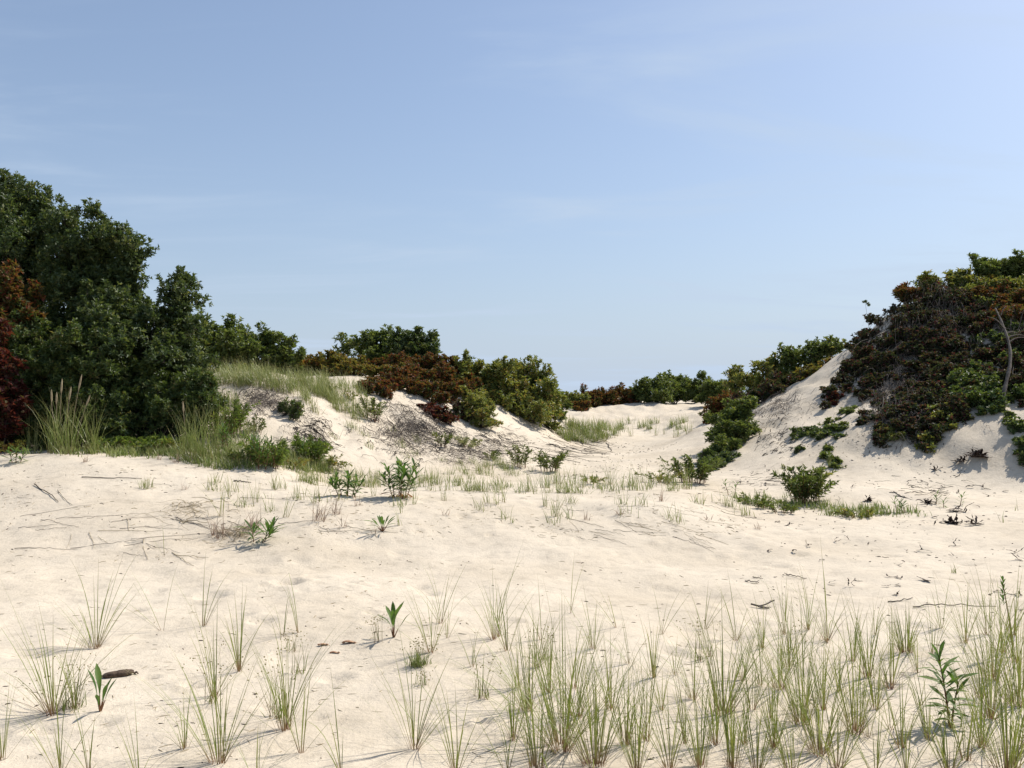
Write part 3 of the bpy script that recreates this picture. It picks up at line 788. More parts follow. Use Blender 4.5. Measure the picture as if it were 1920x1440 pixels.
cover('dense dark growth filling the centre of the hill below the red vines', [(1740, 680, .4), (1770, 660, .4), (1720, 660, .4), (1760, 740, .34), (1790, 780, .3)], 'vine', rz=.24)
cover('dark green growth at the right edge under the rust green corner', [(1900, 620, .4), (1930, 640, .4), (1870, 650, .4), (1910, 750, .26)], 'cedar', rz=.26)
cover('dark green and rust growth right under the hilltop shrubs at the right edge', [(1900, 545, .4), (1860, 552, .4), (1930, 550, .4), (1820, 558, .36), (1945, 575, .4)], 'olive', rz=.30)
cover('scattered vines on the open sandy patch of the hill', [(1690, 740, .22), (1650, 760, .2), (1640, 790, .2), (1720, 725, .2)], 'vine', lai=.6, rz=.12)
cover('dark leafy clump at the right edge of the picture below the trunk', [(1925, 850, .22), (1918, 830, .2), (1935, 870, .2)], 'dark', rz=.2)
cover('pale green sprig patch on the sand under the trunk', [(1895, 790, .16), (1905, 800, .14)], 'green', rz=.1, lai=.8)
cover('crinkled green vine strand winding down to the sand below the hill', [(1553, 845, .07), (1548, 855, .07), (1560, 862, .1), (1570, 868, .12)], 'green', rz=.07, lai=.6)
for (px, py, r, Y, mat, txt) in [
        (1905, 510, 26, 24.6, 'green', 'leafy green shrub with the highest sprouts at the top right corner of the hill'),
        (1850, 505, 22, 24.8, 'green', 'green shrub second from the right on the hill skyline'),
        (1800, 525, 18, 24.8, 'olive', 'yellow green shrub in the middle of the hill skyline'),
        (1745, 535, 18, 24.8, 'olive', 'yellow green shrub on the hill skyline left of the middle'),
        (1700, 555, 17, 24.6, 'rust', 'rusty shrub where the hill skyline begins to fall'),
        (1850, 540, 24, 24.2, 'amber', 'rust orange shrub just below the hill skyline')]:
    shrub('bayberry_shrub', txt, 'shrub', [LB(px - r * .5, py + 2, r, Y), LB(px + r * .6, py + 4, r * .9, Y - .2), LB(px, py + r * .8, r * 1.1, Y - .3)], mat, (.075, .030), 1.1, .16, .45, HILL)
def sprig(label, px, py, rpx, rpy, mat, lobes):
    r = g1(rpx, rpy); tip = at(px, py, r[1] + .1)
    root = empty('bayberry_sprig', tuple(r)); tag(root, label, 'shrub')
    t = np.linspace(0, 1, 8)[:, None]
    P = r * (1 - t) + tip * t + np.array([.05, 0, .04]) * np.sin(t * 3.1)
    V, Fq = tubes(P[None] - r, np.linspace(.018, .008, 8)[None], 5)
    obj('stem', mesh_np('stem', V, [Fq], M['bark'], smooth=True), root)
    V, T, tt, _c, _l = crown_leaves(np.array([np.concatenate([tip + np.array(d), [q, q, q * .8]]) for *d, q in lobes]), .055, .024, .9, .09, .2)
    obj('foliage', mesh_np('foliage', V - r, [T], M[mat], {'tint': tt}), root)
sprig('single dark sprig sticking out of the left shoulder of the hill', 1622, 566, 1650, 596, 'dark', [(0, 0, 0, .09), (-.08, 0, -.02, .07), (.08, 0, 0, .06), (.16, 0, -.12, .07), (.24, 0, -.22, .09)])

# ------------------------------------------------------------------ labels by nearest landmark
ORDS = [w + ' nearest' for w in ['', 'second', 'third', 'fourth', 'fifth', 'sixth', 'seventh', 'eighth', 'ninth', 'tenth', 'eleventh', 'twelfth', 'thirteenth', 'fourteenth', 'fifteenth',
        'sixteenth', 'seventeenth', 'eighteenth', 'nineteenth', 'twentieth', 'twenty-first', 'twenty-second', 'twenty-third', 'twenty-fourth']]
ORDS[0] = 'nearest'
def labels_by_landmark(items, marks, noun):
    """items (px, py, words): every label names the closest landmark, the side of it and the rank by distance on that side"""
    buckets = {}
    for i, (px, py, _w) in enumerate(items):
        nm, (mx, my) = min(marks.items(), key=lambda kv: (kv[1][0] - px) ** 2 + (1.6 * (kv[1][1] - py)) ** 2)
        dx, dy = px - mx, py - my
        side = ('left of' if dx < 0 else 'right of') if abs(dx) > abs(dy) * 1.1 else ('behind' if dy < 0 else 'in front of')
        buckets.setdefault((nm, side), []).append((math.hypot(dx, dy), i))
    out = [None] * len(items)
    for (nm, side), v in buckets.items():
        for k, (_d, i) in enumerate(sorted(v)):
            w = items[i][2]
            out[i] = (f'{w} {noun}, {ORDS[k]} {side} {nm}' if len(v) > 1 else f'{w} {noun}, {side} {nm}')
    return out

# ------------------------------------------------------------------ beach grass tufts
def unit_blade(curve, K=7):
    V, Fq, al, _t = blade_verts(np.zeros((1, 3)), np.ones(1), np.zeros(1), np.zeros(1), np.array([curve]), np.ones(1), np.zeros(1), K, np.zeros(1))
    return mesh_np('blade', V, [Fq], M['blade'], {'along': al})
BLADES = [unit_blade(c) for c in np.concatenate([np.linspace(.15, .9, 14), np.linspace(1.0, 2.0, 6)])]
def kinked_blade(k, ang, c):
    me = unit_blade(c); co = np.zeros(len(me.vertices) * 3, dtype=np.float32); me.vertices.foreach_get('co', co); co = co.reshape(-1, 3)
    z0 = co[2 * k, 2]; x0 = co[2 * k, 0]; m = np.arange(len(co)) > 2 * k + 1
    x, z = co[m, 0] - x0, co[m, 2] - z0
    co[m, 0] = x0 + x * math.cos(ang) + z * math.sin(ang); co[m, 2] = z0 - x * math.sin(ang) + z * math.cos(ang)
    me.vertices.foreach_set('co', co.ravel()); me.update()
    return me
KINKS = [kinked_blade(k, a, c) for k, a, c in [(3, 1.2, .2), (4, 1.6, .3), (2, .9, .2), (5, 1.9, .4), (4, .8, .6)]]
DEADS = []
for c in (.3, .7, 1.1, 1.5):
    me = unit_blade(c); me.materials.clear(); me.materials.append(M['drygrass']); DEADS.append(me)
def size_words(n, h):
    a = 'thin few-bladed' if n <= 5 else 'loose' if n <= 14 else 'full' if n <= 28 else 'dense'
    return a + (' tall' if h > 180 else ' short' if h < 95 else '')
def tuft(px, py, hpx, n, label, lean_left=.12):
    """a tuft whose blades are pieces of their own"""
    b = g1(px, py)
    H = hpx * mpp(b[1]) * 1.36
    n = int(n * (1.4 if px < 900 else 1.65)) + 1
    root = empty('beach_grass_tuft', tuple(b))
    tag(root, label, 'grass', 'beach grass tufts in the foreground')
    r0 = .006 + .0006 * n
    tl, td = random.uniform(0, .16), random.uniform(0, 6.28)
    tx, ty = tl * math.cos(td) - lean_left * .6, tl * math.sin(td)
    fan = random.uniform(.32, .60)
    for i in range(n):
        q = random.random()
        az = random.uniform(0, 2 * math.pi)
        a = abs(random.gauss(0, fan)) + .02
        h = H * (random.uniform(.62, 1.0) if q < .75 else random.uniform(.3, .6))
        rr = r0 * math.sqrt(random.random())
        me = BLADES[min(19, int(abs(random.gauss(3, 7.5))))]
        if q < .06: me = random.choice(KINKS)
        dead = .75 < q < .83
        if dead: me = random.choice(DEADS); a += .55
        o = bpy.data.objects.new('blade', me)
        COL.objects.link(o); o.parent = root
        ax, ay = math.sin(a) * math.cos(az) + tx * random.uniform(.4, 1.5), math.sin(a) * math.sin(az) + ty * random.uniform(.4, 1.5)
        az2 = math.atan2(ay, ax); a2 = min(1.25 if dead else .95, math.hypot(ax, ay))
        w = random.uniform(.0026, .0050) * (1.0 if h > .3 else .8)
        o.matrix_basis = (Matrix.Translation((rr * math.cos(az), rr * math.sin(az), -.012)) @ Matrix.Rotation(az2, 4, 'Z') @ Matrix.Rotation(a2, 4, 'Y')
                          @ Matrix.Diagonal((h, w, h, 1)))
    return root
FG = [
    (178, 1218, 165, 22), (305, 1182, 125, 3), (382, 1174, 112, 9), (448, 1258, 150, 11), (530, 1194, 90, 3), (558, 1186, 138, 5), (98, 1338, 225, 30),
    (140, 1326, 120, 14), (402, 1306, 150, 13), (532, 1368, 205, 27), (408, 1432, 220, 32), (563, 1412, 180, 8), (4, 1424, 165, 14), (112, 1448, 150, 12),
    (165, 1444, 120, 6), (345, 1402, 115, 10), (640, 1450, 170, 3), (185, 1279, 70, 3), (308, 1044, 95, 2), (260, 1460, 130, 7), (480, 1462, 120, 8),
    (807, 1223, 150, 15), (826, 1169, 110, 9), (838, 1196, 92, 4), (925, 1199, 148, 13), (936, 1194, 118, 6), (952, 1220, 112, 11), (1005, 1252, 118, 15),
    (1068, 1150, 118, 4), (1081, 1158, 80, 3), (1112, 1216, 100, 11), (1156, 1176, 84, 4), (903, 1311, 95, 7), (775, 1403, 190, 22), (853, 1446, 165, 13),
    (962, 1386, 150, 15), (950, 1446, 120, 5), (1050, 1402, 255, 58), (990, 1332, 165, 24), (1112, 1436, 215, 46), (1172, 1396, 175, 18), (1192, 1446, 150, 17),
    (1030, 1300, 120, 12), (1080, 1345, 170, 20), (1240, 1188, 90, 3), (1015, 1200, 100, 4), (1285, 1398, 125, 10), (1330, 1232, 95, 9), (1300, 1312, 125, 15),
    (1355, 1338, 190, 38), (1392, 1276, 112, 10), (1428, 1286, 125, 11), (1460, 1291, 160, 24), (1514, 1180, 135, 10), (1550, 1202, 150, 16), (1500, 1356, 205, 38),
    (1536, 1412, 195, 42), (1602, 1373, 210, 32), (1628, 1270, 140, 20), (1669, 1286, 130, 17), (1695, 1222, 84, 46), (1445, 1348, 85, 6), (1312, 1437, 165, 24),
    (1420, 1448, 145, 15), (1482, 1450, 150, 20), (1628, 1382, 100, 6), (1670, 1366, 112, 6), (1740, 1386, 140, 15), (1766, 1420, 95, 8), (1810, 1424, 165, 17),
    (1808, 1206, 130, 10), (1860, 1272, 170, 28), (1858, 1346, 185, 26), (1905, 1322, 195, 38), (1885, 1448, 225, 48), (1906, 1242, 130, 13), (1878, 1225, 165, 16),
    (1640, 1450, 110, 12), (1724, 1322, 75, 6), (1575, 1300, 120, 8), (1395, 1395, 120, 9), (1240, 1330, 110, 8), (1700, 1450, 120, 10), (1930, 1400, 180, 24), (1380, 1200, 110, 7),
    (1640, 1190, 70, 5), (1265, 1265, 90, 6), (1005, 1440, 190, 26), (1075, 1290, 120, 12), (1145, 1330, 140, 16), (1210, 1390, 150, 14), (1225, 1270, 100, 8), (1255, 1440, 160, 16),
    (1340, 1395, 150, 16), (1375, 1440, 170, 20), (1410, 1330, 130, 14), (1450, 1400, 150, 18), (1480, 1255, 110, 12), (1540, 1330, 150, 18), (1570, 1440, 170, 20), (1600, 1240, 110, 12),
    (1640, 1330, 130, 14), (1690, 1400, 140, 14), (1720, 1260, 100, 10), (1750, 1230, 100, 8), (1840, 1310, 140, 16), (1840, 1400, 160, 18), (1780, 1450, 150, 16), (1900, 1190, 110, 10),
    (970, 1290, 110, 10), (885, 1250, 80, 6), (1180, 1245, 90, 7), (1320, 1180, 80, 6), (1430, 1215, 90, 8), (1470, 1190, 100, 7), (1765, 1180, 90, 7), (1850, 1190, 120, 10)]
MARKS = {'the brown driftwood chunk': (222, 1263), 'the red-stemmed seedling': (188, 1318), 'the crab shells': (628, 1212), 'the broad-leaved seedling': (738, 1172),
         'the forked driftwood twig': (1432, 1135), 'the tall leafy goldenrod': (1778, 1310), 'the budding goldenrod spike': (1893, 1145), 'the thickest grass clump': (1050, 1402),
         'the bottom left corner': (20, 1440), 'the bottom right corner': (1900, 1440), 'the matted green sedge': (780, 1245), 'the brown-hearted grass clump': (1695, 1222), 'the sedge beside the stand': (1310, 1240), 'the sedge below the twig': (1480, 1225)}
lab = labels_by_landmark([(a[0], a[1], size_words(a[3], a[2])) for a in FG], MARKS, 'beach grass tuft')
for a, t in zip(FG, lab):
    if a[:2] == (1050, 1402): t = 'thickest and greenest beach grass clump in the foreground'
    if a[:2] == (1695, 1222): t = 'short dense grass clump with a dead brown heart'
    tuft(*a, t)

def tuft_mesh(name, px, py, hpx, n, mat='grass', spread=None, curve=.5, lean=.28, wide=.006, dry=.5):
    b = g1(px, py)
    H = hpx * mpp(b[1]) * 1.08
    r0 = spread if spread is not None else .02 + .0016 * n
    az = RNG.uniform(0, 6.283, n)
    rr = r0 * np.sqrt(RNG.random(n)); a0 = RNG.uniform(0, 6.283, n)
    xy = np.stack([rr * np.cos(a0), rr * np.sin(a0)], 1)
    z = height(b[0] + xy[:, 0], b[1] + xy[:, 1]) - b[2] - .015
    base = np.concatenate([xy, z[:, None]], 1)
    V, Fq, al, tt = blade_verts(base, H * RNG.uniform(.45, 1.05, n), az, np.abs(RNG.normal(0, lean, n)), RNG.uniform(.1, curve * 2, n), wide * RNG.uniform(.7, 1.2, n), np.clip(RNG.normal(dry, .25, n), 0, 1), 5)
    o = obj(name, mesh_np(name, V, [Fq], M[mat], {'along': al, 'tint': tt}))
    o.location = b
    return o

MID = [  # px, py, height, blades, material, wide spread
    (60, 846, 85, 40, 'grass'), (172, 850, 115, 46, 'grass'), (346, 852, 95, 40, 'grass'), (410, 842, 110, 60, 'grass'), (440, 806, 100, 60, 'grass'), (470, 842, 80, 40, 'grass'),
    (330, 868, 26, 14, 'drygrass'), (300, 862, 24, 12, 'drygrass'), (345, 918, 22, 12, 'drygrass'), (160, 866, 24, 14, 'drygrass'), (515, 918, 42, 18, 'grass'), (480, 942, 62, 8, 'grass'),
    (535, 970, 70, 8, 'grass'), (598, 976, 58, 30, 'drygrass'), (628, 964, 46, 26, 'drygrass'), (645, 988, 40, 9, 'drygrass'), (670, 948, 42, 9, 'drygrass'), (430, 932, 62, 9, 'grass'),
    (415, 968, 100, 11, 'grass'), (556, 934, 52, 7, 'grass'), (412, 1004, 52, 44, 'drygrass'), (478, 990, 46, 30, 'drygrass'), (700, 930, 40, 7, 'grass'),
    (1043, 968, 50, 22, 'grass'), (1022, 950, 36, 12, 'grass'), (945, 942, 45, 7, 'grass'), (930, 946, 42, 9, 'grass'), (962, 981, 20, 7, 'grass'), (944, 975, 18, 6, 'grass'),
    (836, 966, 22, 11, 'drygrass'), (752, 962, 30, 5, 'grass'), (776, 946, 26, 7, 'grass'), (832, 938, 30, 9, 'grass'), (1160, 965, 26, 12, 'drygrass'), (1100, 975, 24, 14, 'drygrass'),
    (1330, 975, 22, 12, 'drygrass'), (1422, 992, 22, 14, 'drygrass'), (1240, 940, 30, 12, 'drygrass'), (1555, 876, 26, 16, 'grass'), (1456, 892, 22, 12, 'grass'), (1905, 958, 30, 4, 'grass'),
    (1880, 980, 30, 4, 'grass'), (1612, 968, 22, 26, 'grass'), (1790, 1075, 24, 8, 'grass'), (275, 915, 26, 44, 'grass'), (570, 902, 22, 30, 'grass'), (700, 1000, 22, 6, 'drygrass'), (750, 985, 34, 7, 'grass')]
MARKS2 = {'the large round goldenrod': (750, 905), 'the low spreading goldenrod': (650, 915), 'the drooping goldenrod': (495, 1000), 'the small leaf rosette': (717, 990),
          'the bush on the right flat': (1508, 910), 'the bush at the valley mouth': (1028, 872), 'the low bright green bush': (1300, 890), 'the seed-headed grass clump': (120, 850),
          'the thicket corner grass clump': (372, 862), 'the dark seaweed lump': (1790, 978)}
lab = labels_by_landmark([(a[0], a[1], ('thin' if a[3] < 10 else 'loose' if a[3] < 25 else 'full') + (' dry brown' if a[4] == 'drygrass' else ' green')) for a in MID], MARKS2, 'grass tuft')
for a, t in zip(MID, lab):
    o = tuft_mesh('dune_grass_tuft', *a[:4], mat=a[4], curve=.8 if a[4] == 'drygrass' else .45, lean=.5 if a[4] == 'drygrass' else .28)
    tag(o, t, 'grass', 'grass tufts on the sand bank')

def seed_clump(px, py, hpx, n, label, heads):
    b = g1(px, py)
    root = empty('tall_grass_clump', tuple(b)); tag(root, label, 'grass')
    o = tuft_mesh('blades', px, py, hpx, n, 'grass', .22, .5, .3, .007, .35)
    o.parent = root; o.location = (0, 0, 0)
    for dx, hh in heads:
        hgt = hh * mpp(b[1]); x0 = dx * mpp(b[1])
        t = np.linspace(0, 1, 8)
        P = np.stack([x0 * (.4 + .6 * t) - .03 * np.sin(t * 3), .02 * t, hgt * t], 1)[None]
        st = obj('seed_stalk', mesh_np('seed_stalk', *[z if i == 0 else [z] for i, z in enumerate(tubes(P, np.full((1, 8), .003), 4))], M['straw']), root)
        q = np.linspace(.80, 1.0, 6)
        P2 = np.stack([x0 * (.4 + .6 * q) - .03 * np.sin(q * 3), .02 * q, hgt * q], 1)[None]
        V, Fq = tubes(P2, np.array([[.004, .011, .013, .012, .009, .003]]), 6)
        obj('seed_head', mesh_np('seed_head', V, [Fq], M['straw'], smooth=True), st)
seed_clump(120, 850, 120, 130, 'tall grass clump with pale seed heads in front of the left thicket', [(-25, 120), (-15, 115), (-5, 140), (12, 125), (32, 148), (48, 110)])
seed_clump(372, 862, 115, 110, 'tall arching grass clump in front of the right corner of the left thicket', [(-30, 110)])

# rows of loose tufts at the valley mouth, in the valley and on the middle dune toe
def row(rects, group, marks, words):
    pts = []
    for x0, x1, y0, y1, k, h0, h1 in rects:
        for i in range(k):
            pts.append((x0 + (x1 - x0) * (i + random.uniform(.1, .9)) / k, random.uniform(y0, y1), random.uniform(h0, h1)))
    lb = labels_by_landmark([(p[0], p[1], words) for p in pts], marks, 'dune grass tuft')
    for p, t in zip(pts, lb):
        o = tuft_mesh('dune_grass_tuft', p[0], p[1], p[2], random.randint(7, 40), 'grass', random.uniform(.03, .13), .5, .32, .0055, random.uniform(.15, .6))
        tag(o, t, 'grass', group)
row([(790, 980, 898, 928, 10, 18, 58), (985, 1290, 900, 928, 19, 18, 64), (860, 1010, 862, 892, 9, 16, 44)], 'green tufts along the mouth of the valley',
    {'the bush at the valley mouth': (1028, 872), 'the low bright green bush': (1300, 890), 'the large round goldenrod': (750, 905), 'the upright pale bush': (972, 862),
     'the middle of the valley mouth': (1170, 915), 'the valley mouth path': (890, 915)}, 'green')
row([(1050, 1140, 818, 830, 6, 24, 36), (1140, 1300, 805, 824, 8, 26, 38)], 'tufts on the far valley floor',
    {'the far valley floor centre': (1180, 818), 'the big rounded shrub': (1000, 790), 'the bushy ridge-foot shrub': (1375, 800)}, 'far')

# grass that nobody could count
def scatter_px(poly, n):
    poly = np.array(poly, float)
    lo, hi = poly.min(0), poly.max(0)
    out = []
    while len(out) < n:
        p = RNG.uniform(lo, hi, (n * 2, 2))
        ins = np.zeros(len(p), bool)
        j = len(poly) - 1
        for i in range(len(poly)):
            a, b = poly[i], poly[j]
            c = ((a[1] > p[:, 1]) != (b[1] > p[:, 1])) & (p[:, 0] < (b[0] - a[0]) * (p[:, 1] - a[1]) / (b[1] - a[1] + 1e-9) + a[0])
            ins ^= c; j = i
        out.extend(p[ins].tolist())
    return np.array(out[:n])
def grass_stuff(label, polys, mat='grass', h=(.2, .42), dry=.6, lean=.35, curve=.7, wide=.006, clumpy=.55):
    bs = []
    for poly, n in polys:
        seeds = cast(*scatter_px(np.array(poly) + 0, max(4, n // 12)).T)
        keep = vnoise(seeds[:, 0] * 1.5 + 4, seeds[:, 1] * 1.5 + 8) > RNG.uniform(-.38, .12, len(seeds))
        seeds = seeds[keep] if keep.sum() > 3 else seeds
        idx = RNG.integers(0, len(seeds), n)
        xy = seeds[idx, :2] + RNG.normal(0, .055, (n, 2))
        bs.append(np.concatenate([xy, (height(xy[:, 0], xy[:, 1]) - .02)[:, None]], 1))
    b = np.concatenate(bs); n = len(b)
    az = RNG.normal(math.pi * .9, 1.5, n)
    V, Fq, al, tt = blade_verts(b, RNG.uniform(h[0], h[1], n), az, np.abs(RNG.normal(0, lean, n)), RNG.uniform(.1, curve * 2, n), wide * RNG.uniform(.8, 1.3, n), np.clip(RNG.normal(dry, .28, n), 0, 1), 4)
    o = obj('dune_grass', mesh_np('dune_grass', V, [Fq], M[mat], {'along': al, 'tint': tt}))
    tag(o, label, 'grass', None, 'stuff')
grass_stuff('pale yellow green dune grass covering the crest of the middle dune',
            [([(365, 665), (400, 690), (480, 698), (600, 715), (690, 728), (660, 765), (560, 745), (470, 725), (420, 725), (370, 730)], 5600),
             ([(560, 745), (690, 750), (700, 790), (610, 790)], 900)], h=(.12, .46), dry=.5)
grass_stuff('pale silvery grass on the slope beside the left thicket', [([(400, 740), (440, 750), (470, 820), (560, 850), (640, 880), (560, 890), (400, 860)], 2000)], h=(.10, .34), dry=.4)
grass_stuff('low yellow green plants along the foot of the left thicket', [([(0, 828), (300, 830), (420, 835), (560, 860), (640, 890), (400, 880), (330, 862), (0, 850)], 5200)], h=(.07, .22), dry=.3, wide=.010)
grass_stuff('low green plants in a strip on the right flat', [([(1375, 935), (1440, 925), (1560, 950), (1700, 955), (1740, 968), (1600, 972), (1500, 962), (1400, 962)], 1600)], h=(.05, .17), dry=.15, wide=.009)
grass_stuff('thin grass fringe along the crest of the sand bank', [([(560, 890), (800, 895), (1000, 915), (1290, 915), (1290, 926), (1000, 926), (720, 922), (560, 912)], 1700), ([(340, 900), (700, 930), (1000, 935), (1400, 945), (1400, 985), (1000, 985), (640, 990), (380, 960)], 500)], h=(.10, .26), dry=.5)
grass_stuff('thin scattered grass on the slope of the middle dune', [([(560, 800), (700, 800), (900, 850), (1020, 880), (980, 900), (700, 890), (600, 890)], 900)], h=(.08, .24), dry=.5)
grass_stuff('green grass patch on the far valley floor', [([(1045, 800), (1130, 795), (1180, 815), (1100, 832), (1045, 828)], 1800), ([(1130, 795), (1290, 790), (1290, 812), (1140, 815)], 500)], h=(.2, .42), dry=.3, wide=.010)

# ------------------------------------------------------------------ goldenrod and other broad-leaved plants: every leaf a piece
def leaf_mesh(mat, droop, fold, wave, tint):
    K = 6
    t = np.linspace(0, 1, K + 1)
    w = np.array([.10, .34, .62, .86, 1.0, .72, .04]) * .5
    x = t; z = -droop * t * t + wave * np.sin(t * 5) * .04
    V = []
    for i in range(K + 1):
        V += [(x[i], -w[i], z[i] + fold * .18 * w[i]), (x[i], 0, z[i]), (x[i], w[i], z[i] + fold * .18 * w[i])]
    Fq = []
    for i in range(K):
        Fq += [(i * 3, i * 3 + 3, i * 3 + 4, i * 3 + 1), (i * 3 + 1, i * 3 + 4, i * 3 + 5, i * 3 + 2)]
    return mesh_np('leaf', np.array(V), [np.array(Fq)], M[mat], {'tint': np.full(len(V), tint)}, smooth=True)
LEAVES = {m: [leaf_mesh(m, d, f, wv, tn) for d, f, wv, tn in [(.08, .5, .5, .2), (.25, .4, -1, .5), (.45, .5, 1, .7), (.65, .35, .4, .95)]] for m in ('herb', 'herbdry')}
def herb(name, label, cat, px, py, stems, leaf_l, leaf_w, dry=.0, group=None, lowdry=0.0):
    """stems: (dx, dy, height, lean, azimuth, leaves) in metres"""
    b = g1(px, py)
    root = empty(name, tuple(b)); tag(root, label, cat, group)
    for dx, dy, h, lean, az, nl in stems:
        z0 = float(height(b[0] + dx, b[1] + dy)) - b[2] - .01
        t = np.linspace(0, 1, 7)
        a = lean * t
        hx = h * np.sin(lean) * t ** 1.4
        P = np.stack([dx + hx * math.cos(az), dy + hx * math.sin(az), z0 + h * t * np.cos(a)], 1)
        V, Fq = tubes(P[None], np.linspace(.006, .0025, 7)[None], 5)
        obj('stem', mesh_np('stem', V, [Fq], M['stem'], smooth=True), root)
        for i in range(nl):
            f = (i + .5) / nl
            f = .04 + .96 * f
            p = np.array([np.interp(f, t, P[:, k]) for k in range(3)])
            e = math.radians(random.uniform(5, 30) + 48 * f)
            s = (0.75 + .5 * math.sin(f * 2.6)) * random.uniform(.8, 1.15)
            isdry = random.random() < dry or f < lowdry * random.uniform(.6, 1.3)
            me = random.choice(LEAVES['herbdry' if isdry else 'herb'])
            o = bpy.data.objects.new('leaf', me); COL.objects.link(o); o.parent = root
            if isdry: e -= math.radians(45)
            o.matrix_basis = (Matrix.Translation(p) @ Matrix.Rotation(i * 2.39996 + random.uniform(-.3, .3), 4, 'Z') @ Matrix.Rotation(-e, 4, 'Y') @ Matrix.Rotation(random.uniform(-.4, .4), 4, 'X')
                              @ Matrix.Diagonal((leaf_l * s, leaf_w * s, leaf_l * s, 1)))
    return root
def rosette(name, label, cat, px, py, n, leaf_l, leaf_w, e0=35, e1=75, group=None):
    b = g1(px, py)
    root = empty(name, tuple(b)); tag(root, label, cat, group)
    for i in range(n):
        az = i * 2.39996 + random.uniform(-.35, .35)
        e = math.radians(random.uniform(e0, e1))
        s = random.uniform(.7, 1.15)
        L = leaf_l * s
        t = np.linspace(0, 1, 4)
        pl = L * .38
        P = np.stack([pl * t * math.cos(e) * math.cos(az), pl * t * math.cos(e) * math.sin(az), -.01 + (pl * math.sin(e) + .01) * t], 1)
        V, Fq = tubes(P[None], np.linspace(.0045, .0022, 4)[None], 5)
        st = obj('leaf_stalk', mesh_np('leaf_stalk', V, [Fq], M['stem'], smooth=True), root)
        o = bpy.data.objects.new('leaf', random.choice(LEAVES['herb'][:3])); COL.objects.link(o); o.parent = root
        o.matrix_basis = (Matrix.Translation(P[-1]) @ Matrix.Rotation(az, 4, 'Z') @ Matrix.Rotation(-e, 4, 'Y') @ Matrix.Diagonal((L * .75, leaf_w * s, L * .75, 1)))
    return root
rosette('seedling', 'red-stemmed seedling with five dark green leaves near the driftwood chunk', 'plant', 188, 1334, 6, .20, .030, 45, 80)
rosette('seedling', 'upright seedling with pointed broad green leaves behind the matted sedge', 'plant', 738, 1195, 7, .20, .030, 62, 86)
rosette('seedling', 'small grey green leaf rosette on the open bank', 'plant', 717, 996, 13, .20, .026, 25, 70)
herb('goldenrod', 'drooping goldenrod with two leafy stems on the left bank, casting a sharp shadow', 'plant', 490, 1018,
     [(-.09, .05, .15, .5, 2.2, 11), (.01, 0, .17, .7, .3, 15), (.02, .02, .11, .9, -.2, 9)], .15, .024, 0, None, .12)
herb('goldenrod', 'large round goldenrod with rust coloured lowest leaves on the bank', 'plant', 750, 932,
     [(0, 0, .44, .1, 1.0, 32), (.06, .03, .40, .3, .2, 28), (-.07, .02, .38, .3, 2.8, 28), (.02, -.05, .36, .25, -1.2, 26), (-.02, .06, .40, .2, 1.6, 24), (.09, -.02, .32, .45, -.3, 22), (-.09, -.02, .30, .45, 3.4, 22)], .125, .030, 0, None, .2)
herb('goldenrod', 'low spreading goldenrod clump left of the large round one', 'plant', 652, 930,
     [(-.08, .03, .22, .4, 2.9, 20), (0, 0, .26, .15, 1.2, 22), (.09, -.05, .20, .5, 0, 22), (-.02, .06, .26, .2, 1.5, 18), (.05, .04, .23, .35, .4, 18), (-.12, 0, .18, .5, 3, 18)], .115, .028, 0, None, .15)
herb('goldenrod', 'tall leafy goldenrod stalk standing among the foreground grass', 'plant', 1780, 1362,
     [(0, 0, .33, .14, 2.4, 40), (.015, .01, .22, .3, .6, 14)], .088, .020, 0, None, .10)
bushlet('bushy goldenrod of many stems on the right flat', 1508, 942, .46, .5, 46, 'green', (.085, .022), 36, 'goldenrod')
herb('goldenrod', 'leafy goldenrod at the far left below the seed-headed grass', 'plant', 30, 868,
     [(0, 0, .20, .2, 2, 14), (.05, .02, .18, .4, .3, 12), (-.05, 0, .17, .4, 2.8, 12)], .12, .022)
herb('goldenrod', 'budding goldenrod spike on a long bare stalk near the right edge', 'plant', 1900, 1232, [(0, 0, .46, .12, 2.6, 0)], .05, .012)
def bud_spike():
    b = g1(1900, 1232); o = [x for x in COL.objects if x.name.startswith('goldenrod') and x.get('label', '').startswith('budding')][0]
    tip = np.array([.46 * math.sin(.12) * math.cos(2.6), .46 * math.sin(.12) * math.sin(2.6), .46])
    for i in range(26):
        f = i / 25
        l = bpy.data.objects.new('bud_leaf', LEAVES['herb'][i % 3]); COL.objects.link(l); l.parent = o
        l.matrix_basis = (Matrix.Translation(tip - Vector((0, 0, .15 * (1 - f)))) @ Matrix.Rotation(i * 2.4, 4, 'Z') @ Matrix.Rotation(-math.radians(50 + 25 * f), 4, 'Y') @ Matrix.Diagonal((.042, .012, .042, 1)))
bud_spike()
for (px, py, h, n, txt) in [(1690, 962, .16, 3, 'low leafy goldenrod cluster on the right flat beside the wrack line'), (1800, 948, .17, 1, 'single upright goldenrod sprout farthest right on the flat'),
                            (1770, 952, .12, 1, 'smaller goldenrod sprout second from the right on the flat'), (1758, 946, .15, 1, 'slim goldenrod sprout third from the right on the flat'),
                            (1378, 930, .2, 2, 'scraggly goldenrod at the right end of the sand bank')]:
    herb('goldenrod', txt, 'plant', px, py, [(random.uniform(-.1, .1) * (n > 1), random.uniform(-.05, .05), h * random.uniform(.8, 1.1), random.uniform(.1, .4), random.uniform(0, 6), 11) for _ in range(n)], .085, .016)
